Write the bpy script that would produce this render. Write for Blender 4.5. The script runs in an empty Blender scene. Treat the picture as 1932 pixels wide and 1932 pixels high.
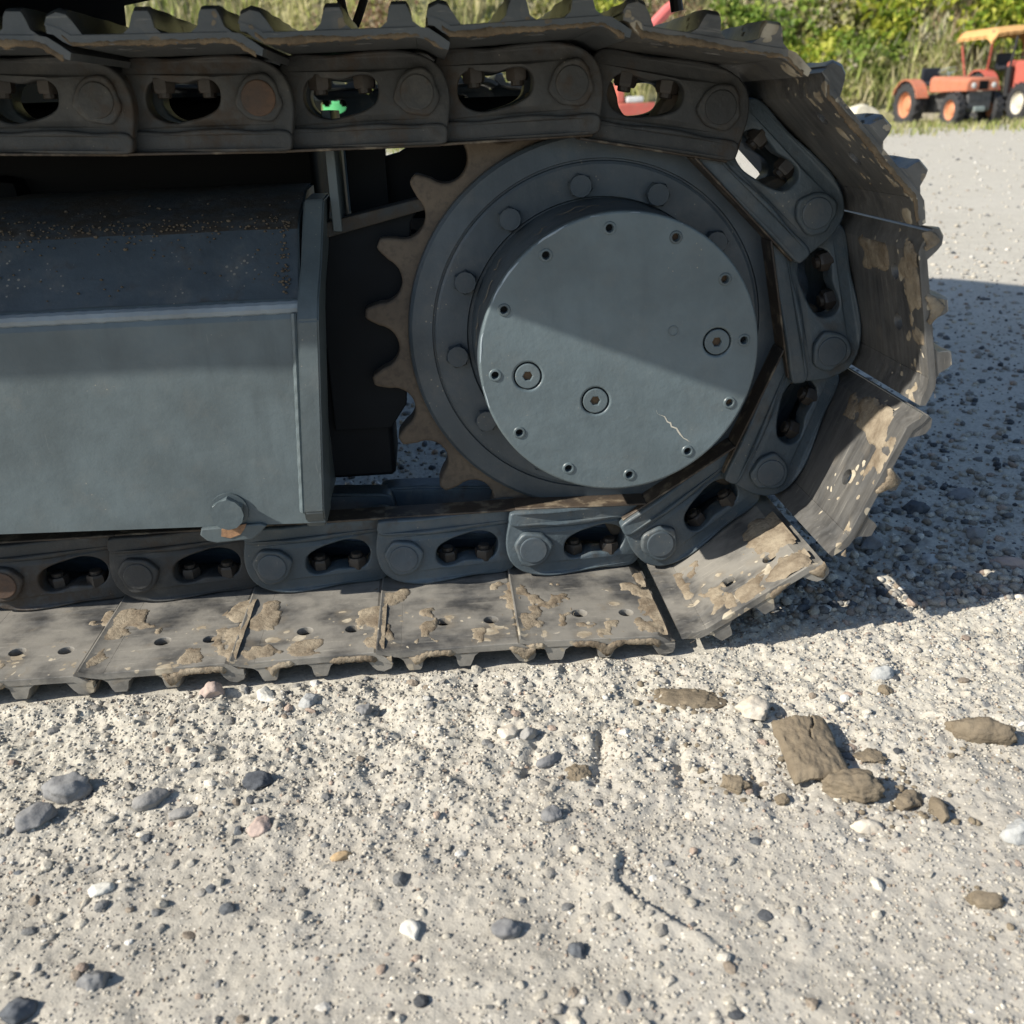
import bpy, bmesh, math, random
import numpy as np
from mathutils import Vector, Matrix

random.seed(7)
SC = bpy.context.scene
COL = SC.collection
ZC = 0.39                                   # sprocket axle height above the ground

# ------------------------------------------------------------------ camera, sky, sun, exposure
cam_d = bpy.data.cameras.new('camera')
cam = bpy.data.objects.new('camera', cam_d); COL.objects.link(cam); SC.camera = cam
PITCH, YAW, ROLL = 0.3951579, 0.0676878, -0.0378932
_F = Vector((math.sin(YAW)*math.cos(PITCH), math.cos(YAW)*math.cos(PITCH), -math.sin(PITCH)))
_R = Vector((math.cos(YAW), -math.sin(YAW), 0)); _U = _R.cross(_F)
_R2 = math.cos(ROLL)*_R + math.sin(ROLL)*_U; _U2 = -math.sin(ROLL)*_R + math.cos(ROLL)*_U
m = Matrix((_R2, _U2, -_F)).transposed().to_4x4()
m.translation = Vector((-0.2197456, -1.2903047, 0.2935344 + ZC))
cam.matrix_world = m
cam_d.sensor_width = 36; cam_d.lens = 36*1823.25/1932
cam_d.clip_start = 0.05; cam_d.clip_end = 500
cam_d.dof.use_dof = True; cam_d.dof.focus_distance = 1.38; cam_d.dof.aperture_fstop = 6.5

LDIR = Vector((1, 0.33, -0.75)).normalized()        # direction sunlight travels
elev = math.asin(-LDIR.z)
world = bpy.data.worlds.new('World'); SC.world = world; world.use_nodes = True
wn = world.node_tree.nodes; wl = world.node_tree.links
sky = wn.new('ShaderNodeTexSky'); sky.sky_type = 'NISHITA'; sky.sun_disc = False
sky.sun_elevation = elev
sky.sun_rotation = math.atan2(-LDIR.x, -LDIR.y)
sky.air_density = 1.2; sky.dust_density = 1.0; sky.ozone_density = 3.0
wl.new(sky.outputs[0], wn['Background'].inputs[0]); wn['Background'].inputs[1].default_value = 0.098
sun_d = bpy.data.lights.new('sun', 'SUN'); sun = bpy.data.objects.new('sun', sun_d); COL.objects.link(sun)
sun_d.energy = 5.0; sun_d.angle = math.radians(0.55); sun_d.color = (1.0, 0.94, 0.83)
sun.rotation_euler = LDIR.to_track_quat('-Z', 'Y').to_euler()
SC.view_settings.view_transform = 'Standard'; SC.view_settings.look = 'None'
SC.view_settings.exposure = 0.56; SC.view_settings.gamma = 1.0; SC.view_settings.use_curve_mapping = False
SC.cycles.max_bounces = 4; SC.cycles.diffuse_bounces = 2; SC.cycles.glossy_bounces = 2; SC.cycles.transmission_bounces = 2; SC.cycles.caustics_reflective = False; SC.cycles.caustics_refractive = False

# ------------------------------------------------------------------ numpy noise
def _hash(ix, iy, s):
    h = (ix.astype(np.int64)*374761393 + iy.astype(np.int64)*668265263 + s*1442695041) & 0xffffffff
    h = ((h ^ (h >> 13))*1274126177) & 0xffffffff
    return ((h ^ (h >> 16)) & 0xffff)/65535.0
def vnoise(x, y, s=0):
    x = np.asarray(x, float); y = np.asarray(y, float)
    ix = np.floor(x); iy = np.floor(y); fx = x-ix; fy = y-iy
    fx = fx*fx*fx*(fx*(fx*6-15)+10); fy = fy*fy*fy*(fy*(fy*6-15)+10)
    a = _hash(ix, iy, s); b = _hash(ix+1, iy, s); c = _hash(ix, iy+1, s); d = _hash(ix+1, iy+1, s)
    return (a*(1-fx)+b*fx)*(1-fy) + (c*(1-fx)+d*fx)*fy
def fbm(x, y, s=0, o=4, g=.5):
    r = 0; a = 1; t = 0
    for k in range(o):
        r = r + a*vnoise(np.asarray(x)*2**k+17.3*k, np.asarray(y)*2**k+5.1*k, s+k); t += a; a *= g
    return r/t
def sstep(a, b, x):
    t = np.clip((x-a)/(b-a), 0, 1); return t*t*(3-2*t)

# ------------------------------------------------------------------ node helpers / materials
class NT:
    def __init__(s, name):
        s.m = bpy.data.materials.new(name); s.m.use_nodes = True
        s.n = s.m.node_tree.nodes; s.l = s.m.node_tree.links; s.b = s.n['Principled BSDF']
    def new(s, t, **k):
        n = s.n.new(t)
        for a, v in k.items(): setattr(n, a, v)
        return n
    def put(s, sock, v):
        if hasattr(v, 'is_output') or isinstance(v, bpy.types.NodeSocket): s.l.new(v, sock)
        elif isinstance(v, tuple) and len(v) == 3 and sock.type == 'RGBA': sock.default_value = (*v, 1)
        else: sock.default_value = v
    def math(s, op, a, b=0.0, c=0.0):
        n = s.new('ShaderNodeMath', operation=op)
        s.put(n.inputs[0], a); s.put(n.inputs[1], b); s.put(n.inputs[2], c); return n.outputs[0]
    def mix(s, f, a, b):
        n = s.new('ShaderNodeMix', data_type='RGBA'); s.put(n.inputs[0], f); s.put(n.inputs[6], a); s.put(n.inputs[7], b); return n.outputs[2]
    def ramp(s, v, lo, hi):
        n = s.new('ShaderNodeMapRange', interpolation_type='SMOOTHSTEP'); s.put(n.inputs[0], v)
        n.inputs[1].default_value = lo; n.inputs[2].default_value = hi; return n.outputs[0]
    def coord(s, rand=True, scale=None, kind='Object'):
        o = s.new('ShaderNodeTexCoord').outputs[kind]
        if scale:
            mp = s.new('ShaderNodeVectorMath', operation='MULTIPLY'); s.l.new(o, mp.inputs[0]); mp.inputs[1].default_value = scale; o = mp.outputs[0]
        if rand:
            oi = s.new('ShaderNodeObjectInfo').outputs['Random']
            c = s.new('ShaderNodeCombineXYZ'); k = s.math('MULTIPLY', oi, 37.0)
            s.l.new(k, c.inputs[0]); s.l.new(s.math('MULTIPLY', oi, 91.0), c.inputs[1]); s.l.new(s.math('MULTIPLY', oi, 53.0), c.inputs[2])
            ad = s.new('ShaderNodeVectorMath', operation='ADD'); s.l.new(o, ad.inputs[0]); s.l.new(c.outputs[0], ad.inputs[1]); o = ad.outputs[0]
        return o
    def noise(s, co, sc, det=4, rough=.55, dist=0.0):
        n = s.new('ShaderNodeTexNoise'); s.l.new(co, n.inputs['Vector']); n.inputs['Scale'].default_value = sc
        n.inputs['Detail'].default_value = det; n.inputs['Roughness'].default_value = rough; n.inputs['Distortion'].default_value = dist
        return n.outputs[0]
    def voro(s, co, sc, out='Distance', rnd=1.0):
        n = s.new('ShaderNodeTexVoronoi'); s.l.new(co, n.inputs['Vector']); n.inputs['Scale'].default_value = sc; n.inputs['Randomness'].default_value = rnd
        return n.outputs[out]
    def bump(s, h, st, d, prev=None):
        n = s.new('ShaderNodeBump'); s.put(n.inputs['Height'], h); n.inputs['Strength'].default_value = st; n.inputs['Distance'].default_value = d
        if prev is not None: s.l.new(prev, n.inputs['Normal'])
        return n.outputs[0]
    def done(s, col, rough, nor=None, metal=0.0, spec=0.5):
        s.put(s.b.inputs['Base Color'], col); s.put(s.b.inputs['Roughness'], rough); s.b.inputs['Metallic'].default_value = metal
        s.b.inputs['Specular IOR Level'].default_value = spec
        if nor is not None: s.l.new(nor, s.b.inputs['Normal'])
        return s.m

def mat_paint(name, base, dirt=.35, dirtcol=(.06, .045, .032), rough=.42, bump=.25, dust=.25, fleck=.0, stain=.35):
    t = NT(name); co = t.coord()
    n1 = t.noise(co, 9, 5, .6); n2 = t.noise(co, 55, 4, .6); n3 = t.noise(co, 260, 2, .6)
    c = t.mix(t.ramp(n1, .3, .75), tuple(v*.80 for v in base), tuple(v*1.18 for v in base))
    ov = t.math('MULTIPLY_ADD', t.new('ShaderNodeObjectInfo').outputs['Random'], .34, .83)
    cv = t.new('ShaderNodeVectorMath', operation='SCALE'); t.l.new(c, cv.inputs[0]); t.l.new(ov, cv.inputs['Scale']); c = cv.outputs[0]
    # rain-washed film running down and dust lying in patches
    film = t.noise(t.coord(scale=(14, 14, 2.2)), 1.6, 5, .65)
    c = t.mix(t.math('MULTIPLY', t.ramp(film, .50, .74), stain), c, tuple(v*.55 for v in base))
    du = t.math('MULTIPLY', t.ramp(t.noise(co, 22, 6, .7), .46, .74), dust)
    c = t.mix(du, c, (.21, .19, .16))
    dm = t.ramp(t.math('ADD', t.math('MULTIPLY', n1, .6), t.math('MULTIPLY', n2, .4)), .68-dirt*.4, .82-dirt*.4)
    c = t.mix(t.math('MULTIPLY', dm, min(1, dirt*2)), c, dirtcol)
    if fleck:
        v = t.voro(co, 120); g = t.ramp(t.noise(co, 11, 4, .7), .46, .70)
        fl = t.math('LESS_THAN', v, t.math('MULTIPLY', g, .20*fleck))
        c = t.mix(t.math('MULTIPLY', fl, .8), c, (.27, .25, .21))
        sx = t.ramp(t.noise(t.coord(scale=(220, 220, 16)), 1.2, 3, .7), .69, .73)
        c = t.mix(t.math('MULTIPLY', sx, .30*min(1, fleck)), c, (.30, .31, .31))
    r = t.math('ADD', rough-.06, t.math('MULTIPLY', t.math('ADD', n2, film), .24))
    nb = t.bump(n3, bump*.35, .0012); nb = t.bump(n2, bump, .0025, nb)
    return t.done(c, r, nb)

def mat_rust(name, a, b, rough=.75, dusty=0.0):
    t = NT(name); co = t.coord()
    n1 = t.noise(co, 14, 6, .65); n2 = t.noise(co, 120, 4, .6)
    c = t.mix(t.ramp(n1, .3, .7), a, b)
    c = t.mix(t.math('MULTIPLY', t.ramp(n2, .45, .7), .35), c, (.035, .03, .028))
    if dusty: c = t.mix(t.math('MULTIPLY', t.ramp(t.noise(co, 40, 5), .5, .68), dusty), c, (.34, .28, .2))
    return t.done(c, rough, t.bump(n2, .5, .0015))

def mat_shoe(name, dustf, mudk, paint=0.0, ma=(.25, .205, .145), mb=(.46, .41, .32)):
    t = NT(name); co = t.coord(); raw = t.coord(rand=False)
    st = t.coord(scale=(6, 46, 46)); n1 = t.noise(st, 2.2, 4, .6)
    c = t.mix(t.ramp(n1, .35, .68), (.042, .042, .043), (.088, .088, .088))
    if paint: c = t.mix(paint, c, (.052, .062, .070))
    nd = t.noise(co, 13, 5, .6)
    c = t.mix(t.math('MULTIPLY', t.ramp(nd, .30, .62), dustf), c, (.285, .268, .238))
    sc = t.ramp(t.noise(t.coord(scale=(10, 170, 170)), 1.4, 4, .7), .60, .70)
    c = t.mix(t.math('MULTIPLY', sc, .25+.4*dustf), c, (.38, .355, .31))
    # splashes of dry mud with their own outlines, thicker towards the outer edge of the plate
    wob = t.new('ShaderNodeVectorMath', operation='ADD'); nz = t.new('ShaderNodeTexNoise'); t.l.new(co, nz.inputs['Vector']); nz.inputs['Scale'].default_value = 38; nz.inputs['Detail'].default_value = 3
    sca = t.new('ShaderNodeVectorMath', operation='SCALE'); t.l.new(nz.outputs['Color'], sca.inputs[0]); sca.inputs['Scale'].default_value = .020
    t.l.new(co, wob.inputs[0]); t.l.new(sca.outputs[0], wob.inputs[1])
    sep = t.new('ShaderNodeSeparateXYZ'); t.l.new(raw, sep.inputs[0])
    edge = t.ramp(sep.outputs[1], .0, -.17)
    v1 = t.voro(wob.outputs[0], 27); v2 = t.voro(wob.outputs[0], 62)
    k1 = t.math('LESS_THAN', v1, t.math('MULTIPLY_ADD', edge, .26*mudk, .02)); k2 = t.math('LESS_THAN', v2, t.math('MULTIPLY_ADD', edge, .20*mudk, .03))
    sel = t.math('GREATER_THAN', t.noise(co, 17, 2), .50)
    mk = t.math('MULTIPLY', t.math('MAXIMUM', k1, k2), sel)
    mudc = t.mix(t.ramp(t.noise(co, 30, 4), .35, .65), ma, mb)
    halo = t.math('MULTIPLY', t.math('SUBTRACT', 1.0, t.ramp(t.math('SUBTRACT', v1, t.math('MULTIPLY', edge, .26*mudk)), .0, .30)), sel)
    c = t.mix(t.math('MULTIPLY', halo, .45*dustf+.12), c, (.22, .19, .15))
    c = t.mix(t.math('MULTIPLY', mk, t.ramp(t.noise(co, 70, 4, .7), .22, .5)), c, mudc)
    r = t.mix(mk, (.36,)*3, (.9,)*3)
    nb = t.bump(t.noise(co, 240, 2), .25, .001); nb = t.bump(mk, .6, .0015, nb)
    return t.done(c, r, nb)

def mat_mud(name, a, b, rough=.92, bs=1.0):
    t = NT(name); co = t.coord()
    n1 = t.noise(co, 30, 6, .65); n2 = t.noise(co, 220, 4, .65)
    c = t.mix(t.ramp(n1, .3, .7), a, b); c = t.mix(t.math('MULTIPLY', t.ramp(n2, .5, .7), .3), c, tuple(v*.55 for v in a))
    return t.done(c, rough, t.bump(n2, .7*bs, .002, t.bump(n1, .6*bs, .006)), spec=.25)

def mat_plain(name, col, rough=.5, metal=0.0, var=.12, sc=20, spec=.5):
    t = NT(name); co = t.coord(); n = t.noise(co, sc, 4)
    c = t.mix(n, tuple(v*(1-var*2) for v in col), tuple(v*(1+var*2) for v in col))
    return t.done(c, rough, None, metal, spec)

def mat_attr(name, rough=.85, trans=0.0, bump=0.0, bsc=300, spec=.3):
    t = NT(name); a = t.new('ShaderNodeAttribute', attribute_name='tint').outputs['Color']
    nb = None; c = a
    if bump:
        co = t.coord(rand=False); n = t.noise(co, bsc, 4, .6); nb = t.bump(n, bump, .002)
        mu = t.mix(t.ramp(n, .35, .7), (.72, .72, .72), (1.12, 1.12, 1.1))
        mm = t.new('ShaderNodeMix', data_type='RGBA', blend_type='MULTIPLY'); mm.inputs[0].default_value = 1
        t.l.new(a, mm.inputs[6]); t.l.new(mu, mm.inputs[7]); c = mm.outputs[2]
    mt = t.done(c, rough, nb, spec=spec)
    if trans:
        tr = t.new('ShaderNodeBsdfTranslucent'); t.l.new(a, tr.inputs[0])
        mx = t.new('ShaderNodeMixShader'); mx.inputs[0].default_value = trans
        t.l.new(t.b.outputs[0], mx.inputs[1]); t.l.new(tr.outputs[0], mx.inputs[2]); t.l.new(mx.outputs[0], t.n['Material Output'].inputs[0])
    return mt

def mat_ground():
    t = NT('dusty_gravel_ground'); co = t.coord(rand=False)
    big = t.noise(co, .9, 5, .6); mid = t.noise(co, 9, 5, .6); fin = t.noise(co, 120, 5, .65)
    c = t.mix(t.ramp(mid, .32, .68), (.315, .292, .250), (.405, .378, .328))
    c = t.mix(t.math('MULTIPLY', t.ramp(big, .4, .65), .35), c, (.40, .38, .35))
    c = t.mix(t.math('MULTIPLY', t.ramp(fin, .42, .62), .4), c, (.49, .455, .39))
    v = t.new('ShaderNodeTexVoronoi'); t.l.new(co, v.inputs['Vector']); v.inputs['Scale'].default_value = 210
    sp = t.new('ShaderNodeSeparateColor'); t.l.new(v.outputs['Color'], sp.inputs[0])
    dk = t.math('MULTIPLY', t.math('LESS_THAN', v.outputs['Distance'], .34), t.math('LESS_THAN', sp.outputs[0], .16))
    c = t.mix(dk, c, t.mix(sp.outputs[1], (.16, .155, .15), (.30, .27, .24)))
    lt = t.math('MULTIPLY', t.math('LESS_THAN', v.outputs['Distance'], .34), t.math('GREATER_THAN', sp.outputs[0], .86))
    c = t.mix(lt, c, (.60, .56, .49))
    sp2 = t.new('ShaderNodeSeparateXYZ'); t.l.new(co, sp2.inputs[0])
    bd = t.math('MULTIPLY', t.ramp(t.math('ADD', sp2.outputs[1], t.math('MULTIPLY', mid, .2)), -.42, -.18), t.ramp(fin, .3, .6))
    c = t.mix(t.math('MULTIPLY', bd, .5), c, (.58, .55, .47))
    nb = t.bump(fin, .6, .003); nb = t.bump(t.noise(co, 420, 2), .4, .0015, nb)
    nb = t.bump(t.math('MULTIPLY', t.math('MAXIMUM', dk, lt), 1.0), .5, .0015, nb)
    return t.done(c, .93, nb, spec=.2)

M = {}
PB = (.062, .078, .088)
M['frame'] = mat_paint('slate_blue_frame_paint', (.086, .110, .120), .10, rough=.24, bump=.26, dust=.12, fleck=.6)
M['cover'] = mat_paint('slate_blue_cover_paint', (.090, .118, .131), .05, rough=.22, bump=.36, dust=.10, fleck=.55, stain=.25)
M['bead'] = mat_paint('pale_highlight_paint', (.26, .31, .35), .05, rough=.25, bump=.3, dust=.2)  # sky highlight put into the colour of the weld bead and cover rim
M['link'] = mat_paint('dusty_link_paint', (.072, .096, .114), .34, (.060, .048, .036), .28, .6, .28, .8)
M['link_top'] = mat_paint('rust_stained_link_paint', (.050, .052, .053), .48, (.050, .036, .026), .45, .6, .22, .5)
M['flange'] = mat_paint('dark_flange_paint', (.068, .088, .106), .20, rough=.28, bump=.3, dust=.22, fleck=.8)
M['roof'] = mat_paint('dirt_covered_roof_paint', (.040, .046, .050), .62, (.045, .036, .027), .6, .6, .3, 1.0)
M['roof_low'] = mat_paint('splashed_slope_paint', (.050, .066, .080), .34, (.05, .042, .034), .34, .35, .25, 1.1)
M['sprocket'] = mat_rust('brown_rusty_sprocket', (.165, .128, .092), (.105, .083, .064))
M['nut'] = mat_rust('oily_dark_nut', (.022, .019, .017), (.05, .04, .032), .5)
M['rail'] = mat_rust('brown_worn_rail', (.085, .062, .043), (.045, .036, .03), .6, .5)
M['rustpin'] = mat_rust('rusty_pin', (.13, .07, .04), (.07, .05, .04), .7)
M['shoe'] = mat_shoe('dusty_lower_shoe_steel', .80, 1.0); M['shoe_mid'] = mat_shoe('dark_raised_shoe_steel', .22, 1.15); M['shoe_top'] = mat_shoe('painted_upper_shoe_steel', .10, .8, .75, (.07, .055, .040), (.20, .165, .12))
M['mud'] = mat_mud('dry_tan_mud', (.31, .262, .195), (.14, .108, .076))
M['mud_dark'] = mat_mud('brown_edge_mud', (.20, .150, .095), (.095, .070, .047))
M['clod'] = mat_mud('brown_clay_clod', (.205, .168, .120), (.150, .122, .088), .95, .8)
M['black'] = mat_plain('black_machine_paint', (.0055, .006, .007), .6, spec=.12)
M['web'] = mat_plain('dark_navy_mount_paint', (.009, .0115, .015), .55, 0, .2, 12, .12)
M['hollow'] = mat_plain('dark_socket', (.006, .006, .007), .8)
M['rubber'] = mat_plain('black_rubber', (.010, .010, .011), .6)
M['brass'] = mat_rust('rusty_socket', (.20, .12, .06), (.10, .06, .035))
M['bare'] = mat_plain('scratched_bare_metal', (.50, .47, .40), .45, 0)
M['ground'] = mat_ground()
M['pebble'] = mat_attr('gravel_stone', .85, 0, .5, 420)
M['leaf'] = mat_attr('vine_leaf', .55, .45)
M['grass'] = mat_attr('grass_blade', .7, .3)

# ------------------------------------------------------------------ mesh helpers
def finish(me, mat, ang=35):
    me.materials.append(mat)
    me.polygons.foreach_set('use_smooth', [True]*len(me.polygons))
    me.set_sharp_from_angle(angle=math.radians(ang))
    for p in me.polygons:
        if abs(p.normal.y) > .9996 or abs(p.normal.z) > .9996: p.use_smooth = False
    me.update(); return me
def mesh(name, verts, faces, mat, ang=35):
    me = bpy.data.meshes.new(name); me.from_pydata([tuple(v) for v in verts], [], faces); me.validate()
    return finish(me, mat, ang)
def npmesh(name, V, Fc, mat, smooth=True, tint=None):
    """V (n,3), Fc (k,3|4) arrays; tint per vertex (n,3)"""
    me = bpy.data.meshes.new(name); n = Fc.shape[1]
    me.vertices.add(len(V)); me.vertices.foreach_set('co', np.ascontiguousarray(V, np.float32).ravel())
    me.loops.add(Fc.size); me.loops.foreach_set('vertex_index', np.ascontiguousarray(Fc, np.int32).ravel())
    me.polygons.add(len(Fc)); me.polygons.foreach_set('loop_start', np.arange(0, Fc.size, n, dtype=np.int32))
    me.polygons.foreach_set('use_smooth', np.full(len(Fc), smooth, bool))
    if tint is not None:
        at = me.color_attributes.new('tint', 'FLOAT_COLOR', 'POINT')
        at.data.foreach_set('color', np.c_[tint, np.ones(len(V))].astype(np.float32).ravel())
    me.materials.append(mat); me.update(calc_edges=True); return me
def obj(name, me, parent=None, loc=(0, 0, 0), rot=(0, 0, 0), scale=(1, 1, 1)):
    o = bpy.data.objects.new(name, me); COL.objects.link(o)
    o.location = loc; o.rotation_euler = rot; o.scale = scale
    if parent: o.parent = parent
    return o
def tag(o, label=None, cat=None, group=None, kind=None):
    if label: o['label'] = label
    if cat: o['category'] = cat
    if group: o['group'] = group
    if kind: o['kind'] = kind
    return o
def join(parts, name, mat, ang=35):
    """join (verts, faces) lists"""
    V = []; Fc = []
    for v, f in parts:
        n = len(V); V += [tuple(a) for a in v]; Fc += [tuple(i+n for i in q) for q in f]
    return mesh(name, V, Fc, mat, ang)
def mv(me):
    d = ([tuple(v.co) for v in me.vertices], [tuple(p.vertices) for p in me.polygons]); bpy.data.meshes.remove(me); return d
def solid(outline, holes, depth, bevel, fmap, res=1):
    """extruded 2D outline with holes: depth runs 0..depth along the third coordinate. returns (verts, faces)"""
    cu = bpy.data.curves.new('c', 'CURVE'); cu.dimensions = '2D'; cu.fill_mode = 'BOTH'
    cu.extrude = max(depth/2-bevel, 1e-5); cu.bevel_depth = bevel; cu.bevel_resolution = res; cu.offset = -bevel
    for loop in [outline]+holes:
        sp = cu.splines.new('POLY'); sp.points.add(len(loop)-1)
        for p, (a, b) in zip(sp.points, loop): p.co = (a, b, 0, 1)
        sp.use_cyclic_u = True
    o = bpy.data.objects.new('c', cu); me = bpy.data.meshes.new_from_object(o)
    bm = bmesh.new(); bm.from_mesh(me); bmesh.ops.remove_doubles(bm, verts=bm.verts, dist=1e-5)
    bmesh.ops.recalc_face_normals(bm, faces=bm.faces); bm.to_mesh(me); bm.free()
    bpy.data.objects.remove(o); bpy.data.curves.remove(cu)
    v, f = mv(me)
    return [fmap(a, b, c+depth/2) for a, b, c in v], f
def arc(cx, cy, r, a0, a1, n):
    return [(cx+r*math.cos(math.radians(a0+(a1-a0)*i/(n-1))), cy+r*math.sin(math.radians(a0+(a1-a0)*i/(n-1)))) for i in range(n)]
def circ(cx, cy, r, n=20): return [(cx+r*math.cos(2*math.pi*i/n), cy+r*math.sin(2*math.pi*i/n)) for i in range(n)]
def lathe(prof, n=64, close=True):
    """profile [(r, y)] turned about the Y axis"""
    V = []; Fc = []
    for r, y in prof:
        for i in range(n):
            a = 2*math.pi*i/n; V.append((r*math.cos(a), y, r*math.sin(a)))
    for k in range(len(prof)-1):
        for i in range(n):
            j = (i+1) % n; Fc.append((k*n+i, k*n+j, (k+1)*n+j, (k+1)*n+i))
    if close: Fc.append(tuple(range((len(prof)-1)*n, len(prof)*n)))
    return V, Fc
def box(x0, x1, y0, y1, z0, z1, bev=0.0, seg=1):
    bm = bmesh.new(); r = bmesh.ops.create_cube(bm, size=1)
    for v in bm.verts: v.co = Vector(((x0+x1)/2+v.co.x*(x1-x0), (y0+y1)/2+v.co.y*(y1-y0), (z0+z1)/2+v.co.z*(z1-z0)))
    if bev: bmesh.ops.bevel(bm, geom=list(bm.edges), offset=bev, segments=seg, affect='EDGES', profile=.6)
    bm.verts.index_update(); d = ([tuple(v.co) for v in bm.verts], [tuple(v.index for v in f.verts) for f in bm.faces]); bm.free(); return d
def tube(pts, r, n=8, cap=True):
    V = []; Fc = []; P = [Vector(p) for p in pts]; rr = r if isinstance(r, (list, tuple)) else [r]*len(P)
    up = Vector((0, 0, 1)); 
    for k, p in enumerate(P):
        t = (P[min(k+1, len(P)-1)]-P[max(k-1, 0)]).normalized()
        a = t.cross(up if abs(t.z) < .95 else Vector((1, 0, 0))).normalized(); b = t.cross(a)
        for i in range(n):
            w = 2*math.pi*i/n; V.append(tuple(p+(a*math.cos(w)+b*math.sin(w))*rr[k]))
    for k in range(len(P)-1):
        for i in range(n):
            j = (i+1) % n; Fc.append((k*n+i, k*n+j, (k+1)*n+j, (k+1)*n+i))
    if cap: Fc.append(tuple(range(n))[::-1]); Fc.append(tuple(range((len(P)-1)*n, len(P)*n)))
    return V, Fc
def prism(poly, y0, y1):
    """(x, z) polygon extruded along y"""
    n = len(poly); V = [(a, y0, b) for a, b in poly]+[(a, y1, b) for a, b in poly]
    return V, [tuple(range(n)), tuple(range(n, 2*n))[::-1]]+[(i, (i+n), (i+1) % n+n, (i+1) % n) for i in range(n)]
def prism_z(poly, z0, z1):
    n = len(poly); V = [(a, b, z0) for a, b in poly]+[(a, b, z1) for a, b in poly]
    return V, [tuple(range(n))[::-1], tuple(range(n, 2*n))]+[(i, (i+1) % n, (i+1) % n+n, (i+n)) for i in range(n)]
_ico = {}
def ico(sub):
    if sub not in _ico:
        bm = bmesh.new(); bmesh.ops.create_icosphere(bm, subdivisions=sub, radius=1)
        _ico[sub] = (np.array([v.co[:] for v in bm.verts]), np.array([[v.index for v in f.verts] for f in bm.faces])); bm.free()
    return _ico[sub]
def rock(seed, dims, angular=.5, sub=3, flat=0.0, rough=.10):
    """an irregular stone: facets cut from a ball, plus roughness"""
    rng = np.random.default_rng(seed); V, Fc = ico(sub); V = V.copy()
    for k in range(int(5+9*angular)):
        n = rng.normal(size=3); n /= np.linalg.norm(n); d = rng.uniform(.62, .92)
        s = V@n; V -= np.outer(np.maximum(s-d, 0)*.92, n)
    D = np.array(dims)/max(dims); Wp = V*D[None]*2.6; q = seed % 50
    nz = (fbm(Wp[:, 0]+seed*3.1, Wp[:, 1]+q, q, 6, .62)+fbm(Wp[:, 1]+seed*1.7, Wp[:, 2]+q, q+7, 6, .62)+fbm(Wp[:, 2]+seed*2.3, Wp[:, 0]+q, q+13, 6, .62))/3-.5
    nz = nz*1.6
    V *= (1+rough*2*nz)[:, None]
    V *= np.array(dims)/2
    return V, Fc

# ------------------------------------------------------------------ ground
def ground_h(x, y):
    x = np.asarray(x, float); y = np.asarray(y, float)
    near = np.exp(-((x+.1)**2/2.6+(y+.3)**2/1.6))
    h = (fbm(x*1.3, y*1.3, 3, 3)-.5)*.022*(1-.4*near)
    band = sstep(-.60, -.34, y + .10*(fbm(x*4, y*4, 71, 2)-.5)*2)*(1-sstep(.9, 2.0, y))
    h = h + (fbm(x*28, y*28, 11, 3)-.5)*(.008+.009*band)*near
    h = h + (fbm(x*95, y*95, 19, 3, .6)-.5)*(.003+.0062*band)*near
    # loosened ridge just in front of the shoes
    h = h + .010*np.exp(-((y+.215+.02*np.sin(x*9))/.035)**2)*sstep(.2, 0, x)*fbm(x*14, y*14, 23, 2)
    # grouser imprints and a curved furrow
    for (x0, x1, y0, y1, w) in ((-.055, -.080, -.32, -.44, .008), (.100, .090, -.40, -.485, .007), (-.13, -.16, -.33, -.42, .007), (.03, .012, -.36, -.45, .007)):
        t = np.clip((y-y0)/(y1-y0), 0, 1); xc = x0+(x1-x0)*t
        h = h-.007*np.exp(-((x-xc)/w)**2)*sstep(0, .1, (y-y0)/(y1-y0))*sstep(1.0, .9, (y-y0)/(y1-y0))
    t = np.clip((y+.545)/(-.665+.545), 0, 1); xc = -.072-.018*np.sin(t*4.6)+.045*t*t+.006*(fbm(x*60, y*60, 91, 2)-.5)
    d = xc-x; h = h+.0085*sstep(.07, .0, d)*sstep(-.0035, .0035, d)*sstep(-.525, -.56, y)*sstep(-.70, -.62, y)
    flat = sstep(.10, .0, np.abs(y-.08)-.27)*sstep(.30, .05, x)*sstep(.05, .0, y+.16+.0*x)
    tr = sstep(-.20, -.175, y)*sstep(.36, .33, y)*sstep(.16, .10, x)
    h = h*(1-tr)+tr*(-.002)
    h = h-.0015
    far = sstep(9, 16, y)
    return h+far*(fbm(x*.5, y*.5, 31, 3)-.5)*.12
def axis(a, b, d, lo, hi, g=1.09):
    m_ = list(np.arange(a, b, d)); s = d; v = b; r = []
    while v < hi: r.append(v); s = min(s*g, 6); v += s
    r.append(hi); s = d; v = a; l = []
    while v > lo:
        s = min(s*g, 6); v -= s; l.append(max(v, lo))
    return np.array(l[::-1]+m_+r)
gx = axis(-.90, .80, .0027, -60, 90); gy = axis(-.82, -.08, .0027, -30, 130, 1.06)
GX, GY = np.meshgrid(gx, gy); GZ = ground_h(GX, GY)
nx, ny = len(gx), len(gy); idx = np.arange(nx*ny).reshape(ny, nx)
quads = np.stack([idx[:-1, :-1], idx[:-1, 1:], idx[1:, 1:], idx[1:, :-1]], -1).reshape(-1, 4)
ground = tag(obj('ground', npmesh('ground', np.stack([GX, GY, GZ], -1).reshape(-1, 3), quads, M['ground'])), kind='structure')

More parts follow.
